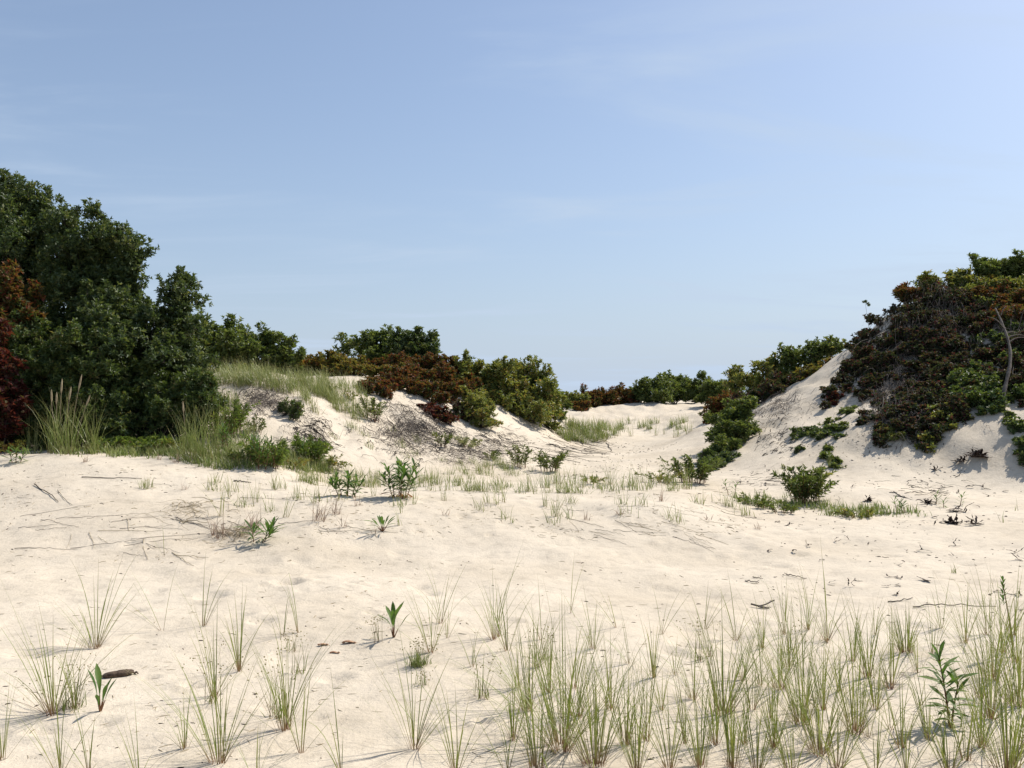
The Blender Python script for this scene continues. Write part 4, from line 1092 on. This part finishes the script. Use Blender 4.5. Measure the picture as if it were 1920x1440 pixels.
for (px, py, w, h, k, txt) in [(425, 815, .5, .5, 40, 'feathery bright green herb mass leaning on the right end of the thicket'), (505, 872, .45, .34, 26, 'wide bright green herb mass in front of the eroded edge'),
        (582, 862, .4, .30, 34, 'rounded bright green herb at the foot of the middle dune'), (300, 842, .5, .2, 30, 'bright green low herb strip in the middle of the thicket foot'), (200, 846, .4, .2, 26, 'bright green low herb beside the seed-headed grass')]:
    bushlet(txt, px, py, w, h, k, 'bright', (.09, .013), 30, group='bright herbs along the thicket foot')
for (px, py, w, h, k, mat, txt) in [(455, 868, .3, .2, 16, 'green', 'small green herb at the left of the bright goldenrod clump'), (545, 876, .3, .16, 14, 'olive', 'low olive herb between the two bright leafy clumps'),
        (620, 872, .3, .14, 14, 'olive', 'low yellowish herb right of the fresh green leafy clump'), (480, 812, .22, .24, 14, 'green', 'green herb on the slope below the eroded edge'),
        (405, 770, .3, .35, 18, 'green', 'leafy green herb leaning out of the right side of the thicket'), (250, 842, .3, .16, 16, 'olive', 'yellowish herb at the middle of the thicket foot'),
        (330, 846, .26, .18, 16, 'olive', 'yellowish herb left of the arching grass clump'), (20, 850, .3, .2, 14, 'amber', 'amber tinged herb below the deep red shrub'),
        (620, 735, .2, .14, 10, 'green', 'tiny green herb in the dune grass'), (655, 750, .2, .16, 10, 'olive', 'tiny olive herb at the right margin of the dune grass'),
        (920, 862, .2, .18, 9, 'green', 'tiny green herb on the toe of the middle dune'), (1110, 905, .25, .12, 10, 'olive', 'low olive herb in the valley mouth grass'),
        (1240, 905, .35, .18, 18, 'olive', 'low yellow green herb left of the bright green bush'), (1418, 950, .3, .14, 16, 'green', 'low green herb left of the bushy goldenrod on the flat'),
        (1468, 962, .25, .14, 12, 'green', 'bright green low herb in front of the bushy goldenrod'), (1610, 970, .3, .10, 16, 'olive', 'yellow green low herb patch on the right flat')]:
    bushlet(txt, px, py, w, h, k, mat, (.06, .013), 22, group='low herbs on the sand')
for (px, py, w, h, n, txt) in [(500, 878, .24, .42, 13, 'bright green leafy goldenrod clump at the end of the thicket foot'), (580, 864, .18, .30, 10, 'fresh green leafy clump between the thicket end and the middle dune'),
                               (430, 850, .16, .42, 8, 'feathery green goldenrod clump against the right end of the thicket')]:
    herb('goldenrod', txt, 'plant', px, py, [(random.uniform(-w, w), random.uniform(-w, w) * .6, h * random.uniform(.7, 1.1), random.uniform(.05, .35), random.uniform(0, 6.28), 15) for _ in range(n)], .11, .015)

# ------------------------------------------------------------------ sedges with small seed balls
def sedge(px, py, hpx, n, label, low=0):
    b = g1(px, py); H = hpx * mpp(b[1])
    root = empty('sedge_plant', tuple(b)); tag(root, label, 'sedge', 'sedges with seed balls')
    az = RNG.uniform(0, 6.283, n); ln = np.abs(RNG.normal(.1, .35, n)); cv = RNG.uniform(0, .5, n); hh = H * RNG.uniform(.7, 1.1, n)
    base = np.concatenate([RNG.normal(0, .02, (n, 2)), np.full((n, 1), -.01)], 1)
    K = 5
    V, Fq, al, tt = blade_verts(base, hh, az, ln, cv, np.full(n, .0028), RNG.random(n), K)
    obj('stems', mesh_np('stems', V, [Fq], M['sedge'], {'along': al, 'tint': tt}), root)
    tips = V.reshape(n, (K + 1) * 2, 3)[:, -1]
    o6 = np.array([(1, 0, 0), (-1, 0, 0), (0, 1, 0), (0, -1, 0), (0, 0, 1), (0, 0, -1)], float)
    f8 = np.array([(0, 2, 4), (2, 1, 4), (1, 3, 4), (3, 0, 4), (2, 0, 5), (1, 2, 5), (3, 1, 5), (0, 3, 5)])
    m = n * 3
    c = np.repeat(tips, 3, 0) + RNG.normal(0, .018, (m, 3)) * np.array([1, 1, .6])
    Vb = (c[:, None] + o6[None] * RNG.uniform(.0025, .0055, (m, 1, 1))).reshape(-1, 3)
    obj('seed_heads', mesh_np('seed_heads', Vb, [(np.arange(m)[:, None, None] * 6 + f8[None]).reshape(-1, 3)], M['seed'], smooth=True), root)['kind'] = 'stuff'
    if low:
        nb = low
        Vl, Fl, al, tt = blade_verts(np.concatenate([RNG.normal(0, .03, (nb, 2)), np.full((nb, 1), -.01)], 1), RNG.uniform(.05, .14, nb), RNG.uniform(0, 6.283, nb),
                                     np.abs(RNG.normal(.3, .5, nb)), RNG.uniform(.2, 1.2, nb), np.full(nb, .004), np.clip(RNG.normal(.25, .2, nb), 0, 1), 4)
        o = obj('leaves', mesh_np('leaves', Vl, [Fl], M['grass'], {'along': al, 'tint': tt}), root)
for a in [(785, 1248, 55, 20, 'matted green sedge with a skirt of low leaves and dotted seed balls', 150), (708, 1204, 48, 14, 'pale upright sedge left of the broad-leaved seedling', 0),
          (398, 1318, 110, 12, 'loose sedge with seed balls in the middle of the left foreground', 12), (135, 1330, 100, 16, 'sedge growing out of the big grass tuft in front of the driftwood chunk', 24),
          (520, 1345, 120, 14, 'sedge with spreading seed balls at the left of the foreground path', 20), (545, 1220, 40, 8, 'small sedge left of the crab shells', 8),
          (1020, 1235, 60, 12, 'sedge between the grass tufts behind the thickest clump', 20), (905, 1308, 70, 9, 'thin sedge at the right of the matted one', 8),
          (1310, 1240, 80, 12, 'sedge at the left end of the right grass stand', 20), (560, 1262, 70, 10, 'sedge right behind the left foreground tufts', 12),
          (790, 1285, 26, 10, 'tiny spiky sedge in front of the matted one', 14), (1480, 1225, 60, 10, 'sedge below the forked driftwood twig', 14)]:
    sedge(*a)

# ------------------------------------------------------------------ bare twig tangles and the leaning dead trunk
def walk_tubes(px, py, sx, sy, n, length, rad, lift=.05, aim=None, K=9, stiff=.4):
    c = cast(RNG.normal(px, sx, n), RNG.normal(py, sy, n))
    c = c[c[:, 1] < 27]; n = len(c)
    ang = RNG.uniform(0, 6.283, n) if aim is None else RNG.normal(aim, .5, n)
    L = length * RNG.uniform(.4, 1.3, n)
    xy = np.zeros((n, K, 2)); xy[:, 0] = c[:, :2]
    for k in range(1, K):
        ang = ang + RNG.normal(0, stiff, n)
        xy[:, k] = xy[:, k - 1] + np.stack([np.cos(ang), np.sin(ang)], 1) * (L / K)[:, None]
    arch = np.abs(RNG.normal(0, lift, (n, 1))) * np.sin(np.linspace(.05, 3.0, K))[None] + RNG.normal(0, lift * .22, (n, K))
    z = height(xy[..., 0], xy[..., 1]) + arch
    P = np.concatenate([xy, z[..., None]], -1)
    R = rad * np.clip(RNG.lognormal(-.25, .55, (n, 1)), .3, 2.6) * np.linspace(1, .35, K)[None]
    return P, R
def tangle(label, px, py, sx, sy, n, length=.7, rad=.007, lift=.08, aim=None, mat='twig', name='twig_tangle', cat='dead twigs', group='bare twig tangles'):
    P, R = walk_tubes(px, py, sx, sy, n, length, rad, lift, aim)
    b = P[:, 0].mean(0); b[2] = float(height(b[0], b[1]))
    V, Fq = tubes(P, R, 3)
    o = empty(name, tuple(b)); tag(o, label, cat, group)
    obj('twigs', mesh_np('twigs', V - b, [Fq], M[mat], smooth=True), o)['kind'] = 'stuff'
tangle('wide tangle of bare grey twigs on the middle dune slope', 760, 800, 38, 24, 750, .42, .0045, .09, -.6)
tangle('dark dead stems among the grey twigs of the middle dune', 790, 812, 45, 24, 330, .4, .005, .05, -.6, mat='bark')
tangle('dark vine roots below the small rounded cedar', 930, 828, 34, 16, 220, .4, .005, .04, -.5, mat='bark')
tangle('bare twigs running down the toe of the middle dune', 870, 845, 42, 16, 380, .45, .0045, .05, -.5)
tangle('bare brown twigs on the eroded edge under the dune grass', 490, 752, 26, 14, 420, .32, .0045, .08, -.7)
tangle('dead stems along the dark diagonal bank below the little cedar', 575, 812, 22, 18, 260, .4, .005, .05, -.6, mat='bark')
tangle('thin roots trailing from the big rounded shrub onto the valley sand', 1060, 835, 30, 10, 70, 1.2, .006, .02, -.2, mat='bark')
tangle('grey twig tangle in the middle of the tall hill', 1690, 720, 44, 32, 900, .45, .0045, .10, 3.6)
tangle('grey twig tangle at the lower tip of the tall hill growth', 1685, 785, 26, 22, 520, .36, .0045, .12)
tangle('dark twig tangle on the left shoulder of the tall hill', 1660, 640, 36, 36, 600, .5, .0045, .16, mat='bark')
tangle('grey bare vines across the upper face of the tall hill', 1770, 610, 50, 36, 560, .55, .0045, .26)
tangle('bare branches fanning out behind the leaning trunk', 1905, 640, 20, 20, 160, .6, .005, .25, mat='dead')
tangle('dark twigs on the lower left flank of the tall hill', 1450, 825, 28, 16, 120, .2, .006, .03, .6, mat='bark')
tangle('dark roots spread on the sand below the bushy ridge-foot shrub', 1420, 905, 45, 12, 70, .3, .005, .015, .2, mat='bark')
tangle('dry branches in the wrack line on the right flat', 1720, 915, 50, 8, 46, .34, .006, .015, .1, mat='bark')
tangle('dead grey stems under the upper ridge shrubs', 1440, 760, 34, 14, 320, .4, .005, .08, mat='twig')
tangle('grey dry grass mat beside the drooping goldenrod', 445, 1000, 16, 6, 110, .28, .0025, .04, mat='straw')
tangle('dry grey grass swept over the bank left of the dry tufts', 350, 955, 22, 8, 60, .4, .003, .03, mat='straw')

def dead_trunk():
    b = g1(1884, 762)
    Yb = b[1]
    pts = [(1884, 765, 0), (1880, 742, -.05), (1888, 712, -.10), (1895, 680, -.12), (1894, 650, -.10), (1885, 620, -.02), (1876, 598, .1), (1866, 578, .25)]
    P = np.array([at(x, y, Yb + d + (765 - y) * .008) for x, y, d in pts])
    root = empty('dead_trunk', tuple(b)); tag(root, 'bare grey leaning trunk rising from the sand at the right hill', 'dead tree')
    t = np.linspace(0, 1, 24); ti = np.linspace(0, 1, len(P))
    Q = np.stack([np.interp(t, ti, P[:, k]) for k in range(3)], 1)
    for _ in range(2): Q[1:-1] = (Q[:-2] + 2 * Q[1:-1] + Q[2:]) / 4
    V, Fq = tubes(Q[None] - b, np.linspace(.045, .014, 24)[None] * (1 + .15 * np.sin(np.arange(24) * 1.7)), 8)
    obj('trunk', mesh_np('trunk', V, [Fq], M['dead'], smooth=True), root)
    for i, (f, dx, dz) in enumerate([(.62, .5, .12), (.66, .6, .02), (.70, .5, -.08), (.75, -.3, .3), (.9, .2, .3)]):
        s = Q[int(f * 23)]
        tt = np.linspace(0, 1, 8)
        B = s + np.stack([dx * tt, .1 * tt, dz * tt + .05 * np.sin(tt * 4)], 1)
        V, Fq = tubes(B[None] - b, np.linspace(.014, .004, 8)[None], 5)
        obj('branch', mesh_np('branch', V, [Fq], M['dead'], smooth=True), root)
dead_trunk()

# ------------------------------------------------------------------ driftwood, shells, seaweed, litter
def driftwood_chunk():
    b = g1(222, 1268); L = .165
    K, S = 14, 12
    t = np.linspace(-.5, .5, K)
    rad = .025 * np.array([.35, .75, .95, 1, 1.02, 1, .98, 1, 1, .96, .95, .8, .62, .4])
    V = []
    for i in range(K):
        for j in range(S):
            a = 2 * math.pi * j / S
            r = rad[i] * (1 + .10 * math.sin(3 * a + i * .3) + random.uniform(-.05, .05))
            V.append((t[i] * L + random.uniform(-.002, .002), r * math.cos(a) * 1.15, r * math.sin(a) * .8))
    Fq = [np.array([(i * S + j, i * S + (j + 1) % S, (i + 1) * S + (j + 1) % S, (i + 1) * S + j) for i in range(K - 1) for j in range(S)]),
          np.array([list(range(S))[::-1], list(range((K - 1) * S, K * S))])]
    root = empty('driftwood', tuple(b)); tag(root, 'brown driftwood chunk lying on the left foreground sand', 'driftwood')
    o = obj('log', mesh_np('log', np.array(V), Fq, M['drift'], smooth=False), root)
    o.location = (0, 0, .014); o.rotation_euler = (0, -.05, math.radians(24))
    for k, (x, y, l) in enumerate([(.075, .035, .03), (-.10, -.04, .05)]):
        tt = np.linspace(0, 1, 6)
        P = np.stack([x + l * tt, y + .01 * np.sin(tt * 5), .006 + .006 * np.sin(tt * 3)], 1)
        Vt, Ft = tubes(P[None], np.linspace(.007, .003, 6)[None], 5)
        obj('splinter', mesh_np('splinter', Vt, [Ft], M['drift']), root)
driftwood_chunk()
def forked_twig():
    b = g1(1428, 1140)
    root = empty('driftwood_twig', tuple(b)); tag(root, 'forked grey driftwood twig on the sand behind the right grass stand', 'driftwood')
    for nm, pts, r in [('stem', [(-.08, .02, .03), (-.02, 0, .014), (.04, .03, .022), (.12, .06, .05)], .008), ('fork', [(-.03, 0, .014), (.01, -.03, .006), (.05, -.05, .008)], .006),
                       ('fork', [(-.01, .0, .015), (.03, -.01, .008), (.07, -.02, .012)], .005)]:
        P = np.array(pts); t = np.linspace(0, 1, 9); ti = np.linspace(0, 1, len(P))
        Q = np.stack([np.interp(t, ti, P[:, k]) for k in range(3)], 1) + RNG.normal(0, .0015, (9, 3))
        V, Fq = tubes(Q[None], np.linspace(r, r * .55, 9)[None], 6)
        obj(nm, mesh_np(nm, V, [Fq], M['dead'], smooth=True), root)
forked_twig()
def crab_shell(px, py, s, rot, label):
    b = g1(px, py)
    nu, nv = 18, 6
    V, Fq = [], []
    for i in range(nv + 1):
        f = i / nv
        for j in range(nu):
            a = 2 * math.pi * j / nu
            r = f * (1 + .10 * math.cos(2 * a) + (.06 * math.sin(9 * a) if f > .8 else 0))
            V.append((s * r * math.cos(a), s * .55 * r * math.sin(a), s * (.30 * (1 - f ** 2.2) + .03 * random.uniform(-1, 1) * f)))
    for i in range(nv):
        for j in range(nu):
            Fq.append((i * nu + j, i * nu + (j + 1) % nu, (i + 1) * nu + (j + 1) % nu, (i + 1) * nu + j))
    root = empty('crab_shell', tuple(b)); tag(root, label, 'shell', 'crab shells on the sand path')
    me = mesh_np('carapace', np.array(V), [np.array(Fq)], M['shell'], smooth=True)
    o = obj('carapace', me, root); o.rotation_euler = (math.radians(-22), math.radians(8), rot); o.location = (0, 0, s * .16)
    for k in (-1, 1):
        tt = np.linspace(0, 1, 6)
        P = np.stack([k * s * (.7 + .5 * tt), -s * .35 * np.sin(tt * 2.4), .008 + 0 * tt], 1)
        Vt, Ft = tubes(P[None], np.array([[.004, .005, .006, .006, .004, .001]]), 5)
        obj('claw', mesh_np('claw', Vt, [Ft], M['shell'], smooth=True), root)
crab_shell(655, 1206, .040, .1, 'largest crab shell, rightmost of the three on the sand')
crab_shell(606, 1210, .030, .5, 'pale crab shell, leftmost of the three on the sand')
crab_shell(628, 1225, .028, -.3, 'small brown crab shell, nearest to the viewer of the three')

def weed_mesh(n, size, flat=.5, wide=.03):
    K = 9
    P = np.zeros((n, K, 3)); d = unit(RNG.normal(size=(n, 3)) * np.array([1, 1, flat]))
    P[:, 0] = RNG.normal(0, size * .25, (n, 3)) * np.array([1, .7, .3])
    for k in range(1, K):
        d = unit(d + RNG.normal(0, .6, (n, 3)) * np.array([1, 1, flat]))
        P[:, k] = P[:, k - 1] + d * size * RNG.uniform(.7, 1.3, (n, 1)) / K * 1.4
    P[..., 2] = np.abs(P[..., 2]) + .004
    s = unit(np.cross(np.gradient(P, axis=1), np.array([.2, .3, 1.0]))) * wide * RNG.uniform(.5, 1.2, (n, 1, 1)) * np.sin(np.linspace(.3, 2.9, K))[None, :, None]
    up = np.array([0, 0, 1.0]) * wide * RNG.uniform(0, .8, (n, K, 1))
    V = np.stack([P - s, P + up * .6, P + s], 2).reshape(-1, 3)
    nn = np.arange(n)[:, None] * K * 3; k = np.arange(K - 1)[None] * 3
    Fq = np.concatenate([np.stack([nn + k + j, nn + k + j + 1, nn + k + j + 4, nn + k + j + 3], -1).reshape(-1, 4) for j in (0, 1)])
    return V, Fq
def weed(name, label, px, py, n, size, wide=.03, group=None, flat=.5):
    b = g1(px, py)
    V, Fq = weed_mesh(n, size, flat, wide)
    o = obj(name, mesh_np(name, V, [Fq], M['weed'])); o.location = b
    tag(o, label, 'seaweed', group)
weed('seaweed_lump', 'dark seaweed lump on the right flat, the largest one', 1788, 982, 20, .12, .022)
weed('seaweed_lump', 'tangled dark seaweed heap on the slope below the hill', 1832, 858, 26, .2, .028, None, .9)
weed('seaweed_lump', 'smaller tangled seaweed left of the heap on the hill slope', 1802, 866, 14, .14, .02)
weed('seaweed_lump', 'flattened seaweed strip right of the largest lump', 1828, 984, 8, .14, .02)
weed('seaweed_lump', 'dark seaweed strip behind the largest lump', 1795, 960, 10, .16, .02, None, .2)
weed('seaweed_lump', 'dark seaweed knot in the middle of the right flat', 1628, 940, 9, .1, .02)
weed('seaweed_lump', 'dark seaweed knot beside the low goldenrod cluster', 1738, 945, 9, .12, .02)
weed('seaweed_lump', 'little dark seaweed knot on the slope foot', 1756, 882, 7, .09, .016)
SCR = [(px, py, random.choice([1, 1, 2, 3]), random.uniform(.05, .13)) for px, py in scatter_px([(1380, 985), (1500, 900), (1900, 900), (1920, 1000), (1920, 1140), (1650, 1130), (1420, 1060)], 52)]
MARKS3 = {'the largest seaweed lump': (1788, 982), 'the flat bushy goldenrod': (1508, 925), 'the low goldenrod cluster': (1690, 955), 'the farthest right goldenrod sprout': (1800, 945),
          'the forked driftwood twig': (1432, 1135), 'the budding goldenrod spike': (1893, 1145), 'the brown-hearted grass clump': (1695, 1180), 'the right end of the bank': (1400, 985),
          'the right picture edge': (1915, 1030), 'the open flat centre': (1600, 1040), 'the hill slope foot': (1620, 895), 'the right wrack line end': (1880, 910)}
for a, t in zip(SCR, labels_by_landmark([(a[0], a[1], ('single' if a[2] == 1 else 'crossed' if a[2] == 2 else 'knotted') + (' short' if a[3] < .09 else ' long')) for a in SCR], MARKS3, 'seaweed scrap')):
    b = g1(a[0], a[1]); V, Fq = weed_mesh(a[2], a[3], .25, random.uniform(.006, .014))
    o = obj('seaweed_scrap', mesh_np('seaweed_scrap', V, [Fq], M['weed'])); o.location = b
    tag(o, t, 'seaweed', 'seaweed scraps strewn on the right flat')
def stalk(label, px, py, L, ang, r=.0035, mat='straw', group=None, bend=.06, name='dry_stalk'):
    b = g1(px, py); K = 14
    a = ang + np.cumsum(RNG.normal(0, bend, K))
    xy = np.cumsum(np.stack([np.cos(a), np.sin(a)], 1) * L / K, 0)
    z = height(b[0] + xy[:, 0], b[1] + xy[:, 1]) + r * .8 + np.abs(RNG.normal(0, .006, K)) - b[2]
    V, Fq = tubes(np.concatenate([xy, z[:, None]], 1)[None], np.linspace(r, r * .5, K)[None], 5)
    o = obj(name, mesh_np(name, V, [Fq], M[mat], smooth=True)); o.location = b
    tag(o, label, 'dry stalk', group)
stalk('long dark curved stalk lying down the left bank', 60, 908, 1.0, -.75, .007, 'bark', None, .03)
stalk('straight grey stalk lying level near the top of the left bank', 145, 895, .8, .02, .007, 'dead', None, .02)
stalk('short thick grey stick on the bank crest right of the thicket', 436, 902, .28, -.25, .010, 'dead', None, .02, 'stick')
ST = []
for i in range(46):
    px, py = random.choice([(random.uniform(0, 330), random.uniform(900, 1045)), (random.uniform(300, 640), random.uniform(930, 1020)), (random.uniform(0, 330), random.uniform(960, 1045))])
    ST.append((px, py, random.uniform(.25, .8), random.uniform(-1.2, .6), random.uniform(.0015, .0035), random.choice(['twig', 'straw', 'twig', 'bark'])))
for i in range(34):
    ST.append((random.uniform(1000, 1400), random.uniform(945, 1010), random.uniform(.2, .6), random.uniform(-1.2, .3), random.uniform(.0015, .0032), random.choice(['twig', 'bark', 'straw'])))
for px, py, L, a in [(1470, 1078, .22, -.4), (1395, 1090, .14, -.3), (1410, 1083, .1, -.6), (1700, 1142, .7, -.06), (1660, 1130, .3, .1), (1640, 1045, .15, -.4)]:
    ST.append((px, py, L, a, .005, 'bark'))
MARKS4 = {'the drooping goldenrod': (490, 1010), 'the silvery low bank tuft': (275, 915), 'the long dark curved stalk': (100, 930), 'the left picture edge': (5, 990), 'the lone thin stalk': (308, 1040),
          'the bare left bank': (150, 1020), 'the grey swept grass': (360, 960), 'the left dry tuft pair': (610, 972), 'the bank tuft by the crest': (1043, 965), 'the right end of the bank': (1380, 975),
          'the low bright green bush': (1290, 935), 'the middle of the bank': (1180, 980), 'the forked driftwood twig': (1432, 1120), 'the brown-hearted grass clump': (1695, 1150), 'the upper left bank': (60, 900)}
def stalk_words(a): return ('short' if a[2] < .35 else 'long' if a[2] > .6 else 'thin') + {'twig': ' grey', 'straw': ' straw-coloured', 'bark': ' dark'}[a[5]]
for a, t in zip(ST, labels_by_landmark([(a[0], a[1], stalk_words(a)) for a in ST], MARKS4, 'fallen stalk')):
    stalk(t, a[0], a[1], a[2], a[3], a[4], a[5], 'dry stalks lying on the sand', .12 if a[4] == .005 else .05)

def litter(label, rects, mat, l0, l1, r0, r1):
    ps = []
    for x0, x1, y0, y1, n in rects:
        ps.append(cast(RNG.uniform(x0, x1, n), RNG.uniform(y0, y1, n)))
    c = np.concatenate(ps); n = len(c)
    keep = vnoise(c[:, 0] * 1.7 + 5, c[:, 1] * 1.7) > -.12
    c = c[keep]; n = len(c)
    a = RNG.uniform(0, 6.283, n); L = RNG.uniform(l0, l1, n) * (.6 + .03 * c[:, 1])
    K = 4
    xy = np.zeros((n, K, 2)); xy[:, 0] = c[:, :2]
    for k in range(1, K):
        a = a + RNG.normal(0, .5, n)
        xy[:, k] = xy[:, k - 1] + np.stack([np.cos(a), np.sin(a)], 1) * (L / K)[:, None]
    R = RNG.uniform(r0, r1, (n, 1)) * np.array([[.6, 1, .9, .3]]) * (.6 + c[:, 1:2] * .09)
    P = np.concatenate([xy, (height(xy[..., 0], xy[..., 1]) + R * .6)[..., None]], -1)
    V, Fq = tubes(P, R, 3)
    o = obj('beach_litter', mesh_np('beach_litter', V, [Fq], M[mat])); tag(o, label, 'plant litter', None, 'stuff')
litter('dark bits of dry seaweed and bark strewn over the sand', [(1340, 1920, 885, 1000, 300), (1400, 1920, 1000, 1150, 130), (1050, 1290, 830, 900, 420), (1430, 1650, 780, 870, 220), (700, 1040, 800, 890, 260),
        (0, 640, 860, 1040, 160), (1640, 1920, 800, 890, 120), (0, 1920, 1040, 1440, 260)], 'weed', .015, .07, .001, .004)
litter('pale straw bits strewn over the sand', [(0, 640, 870, 1060, 420), (560, 1400, 920, 1010, 800), (0, 1920, 1050, 1440, 900), (1050, 1290, 830, 900, 200)], 'straw', .03, .13, .001, .0025)
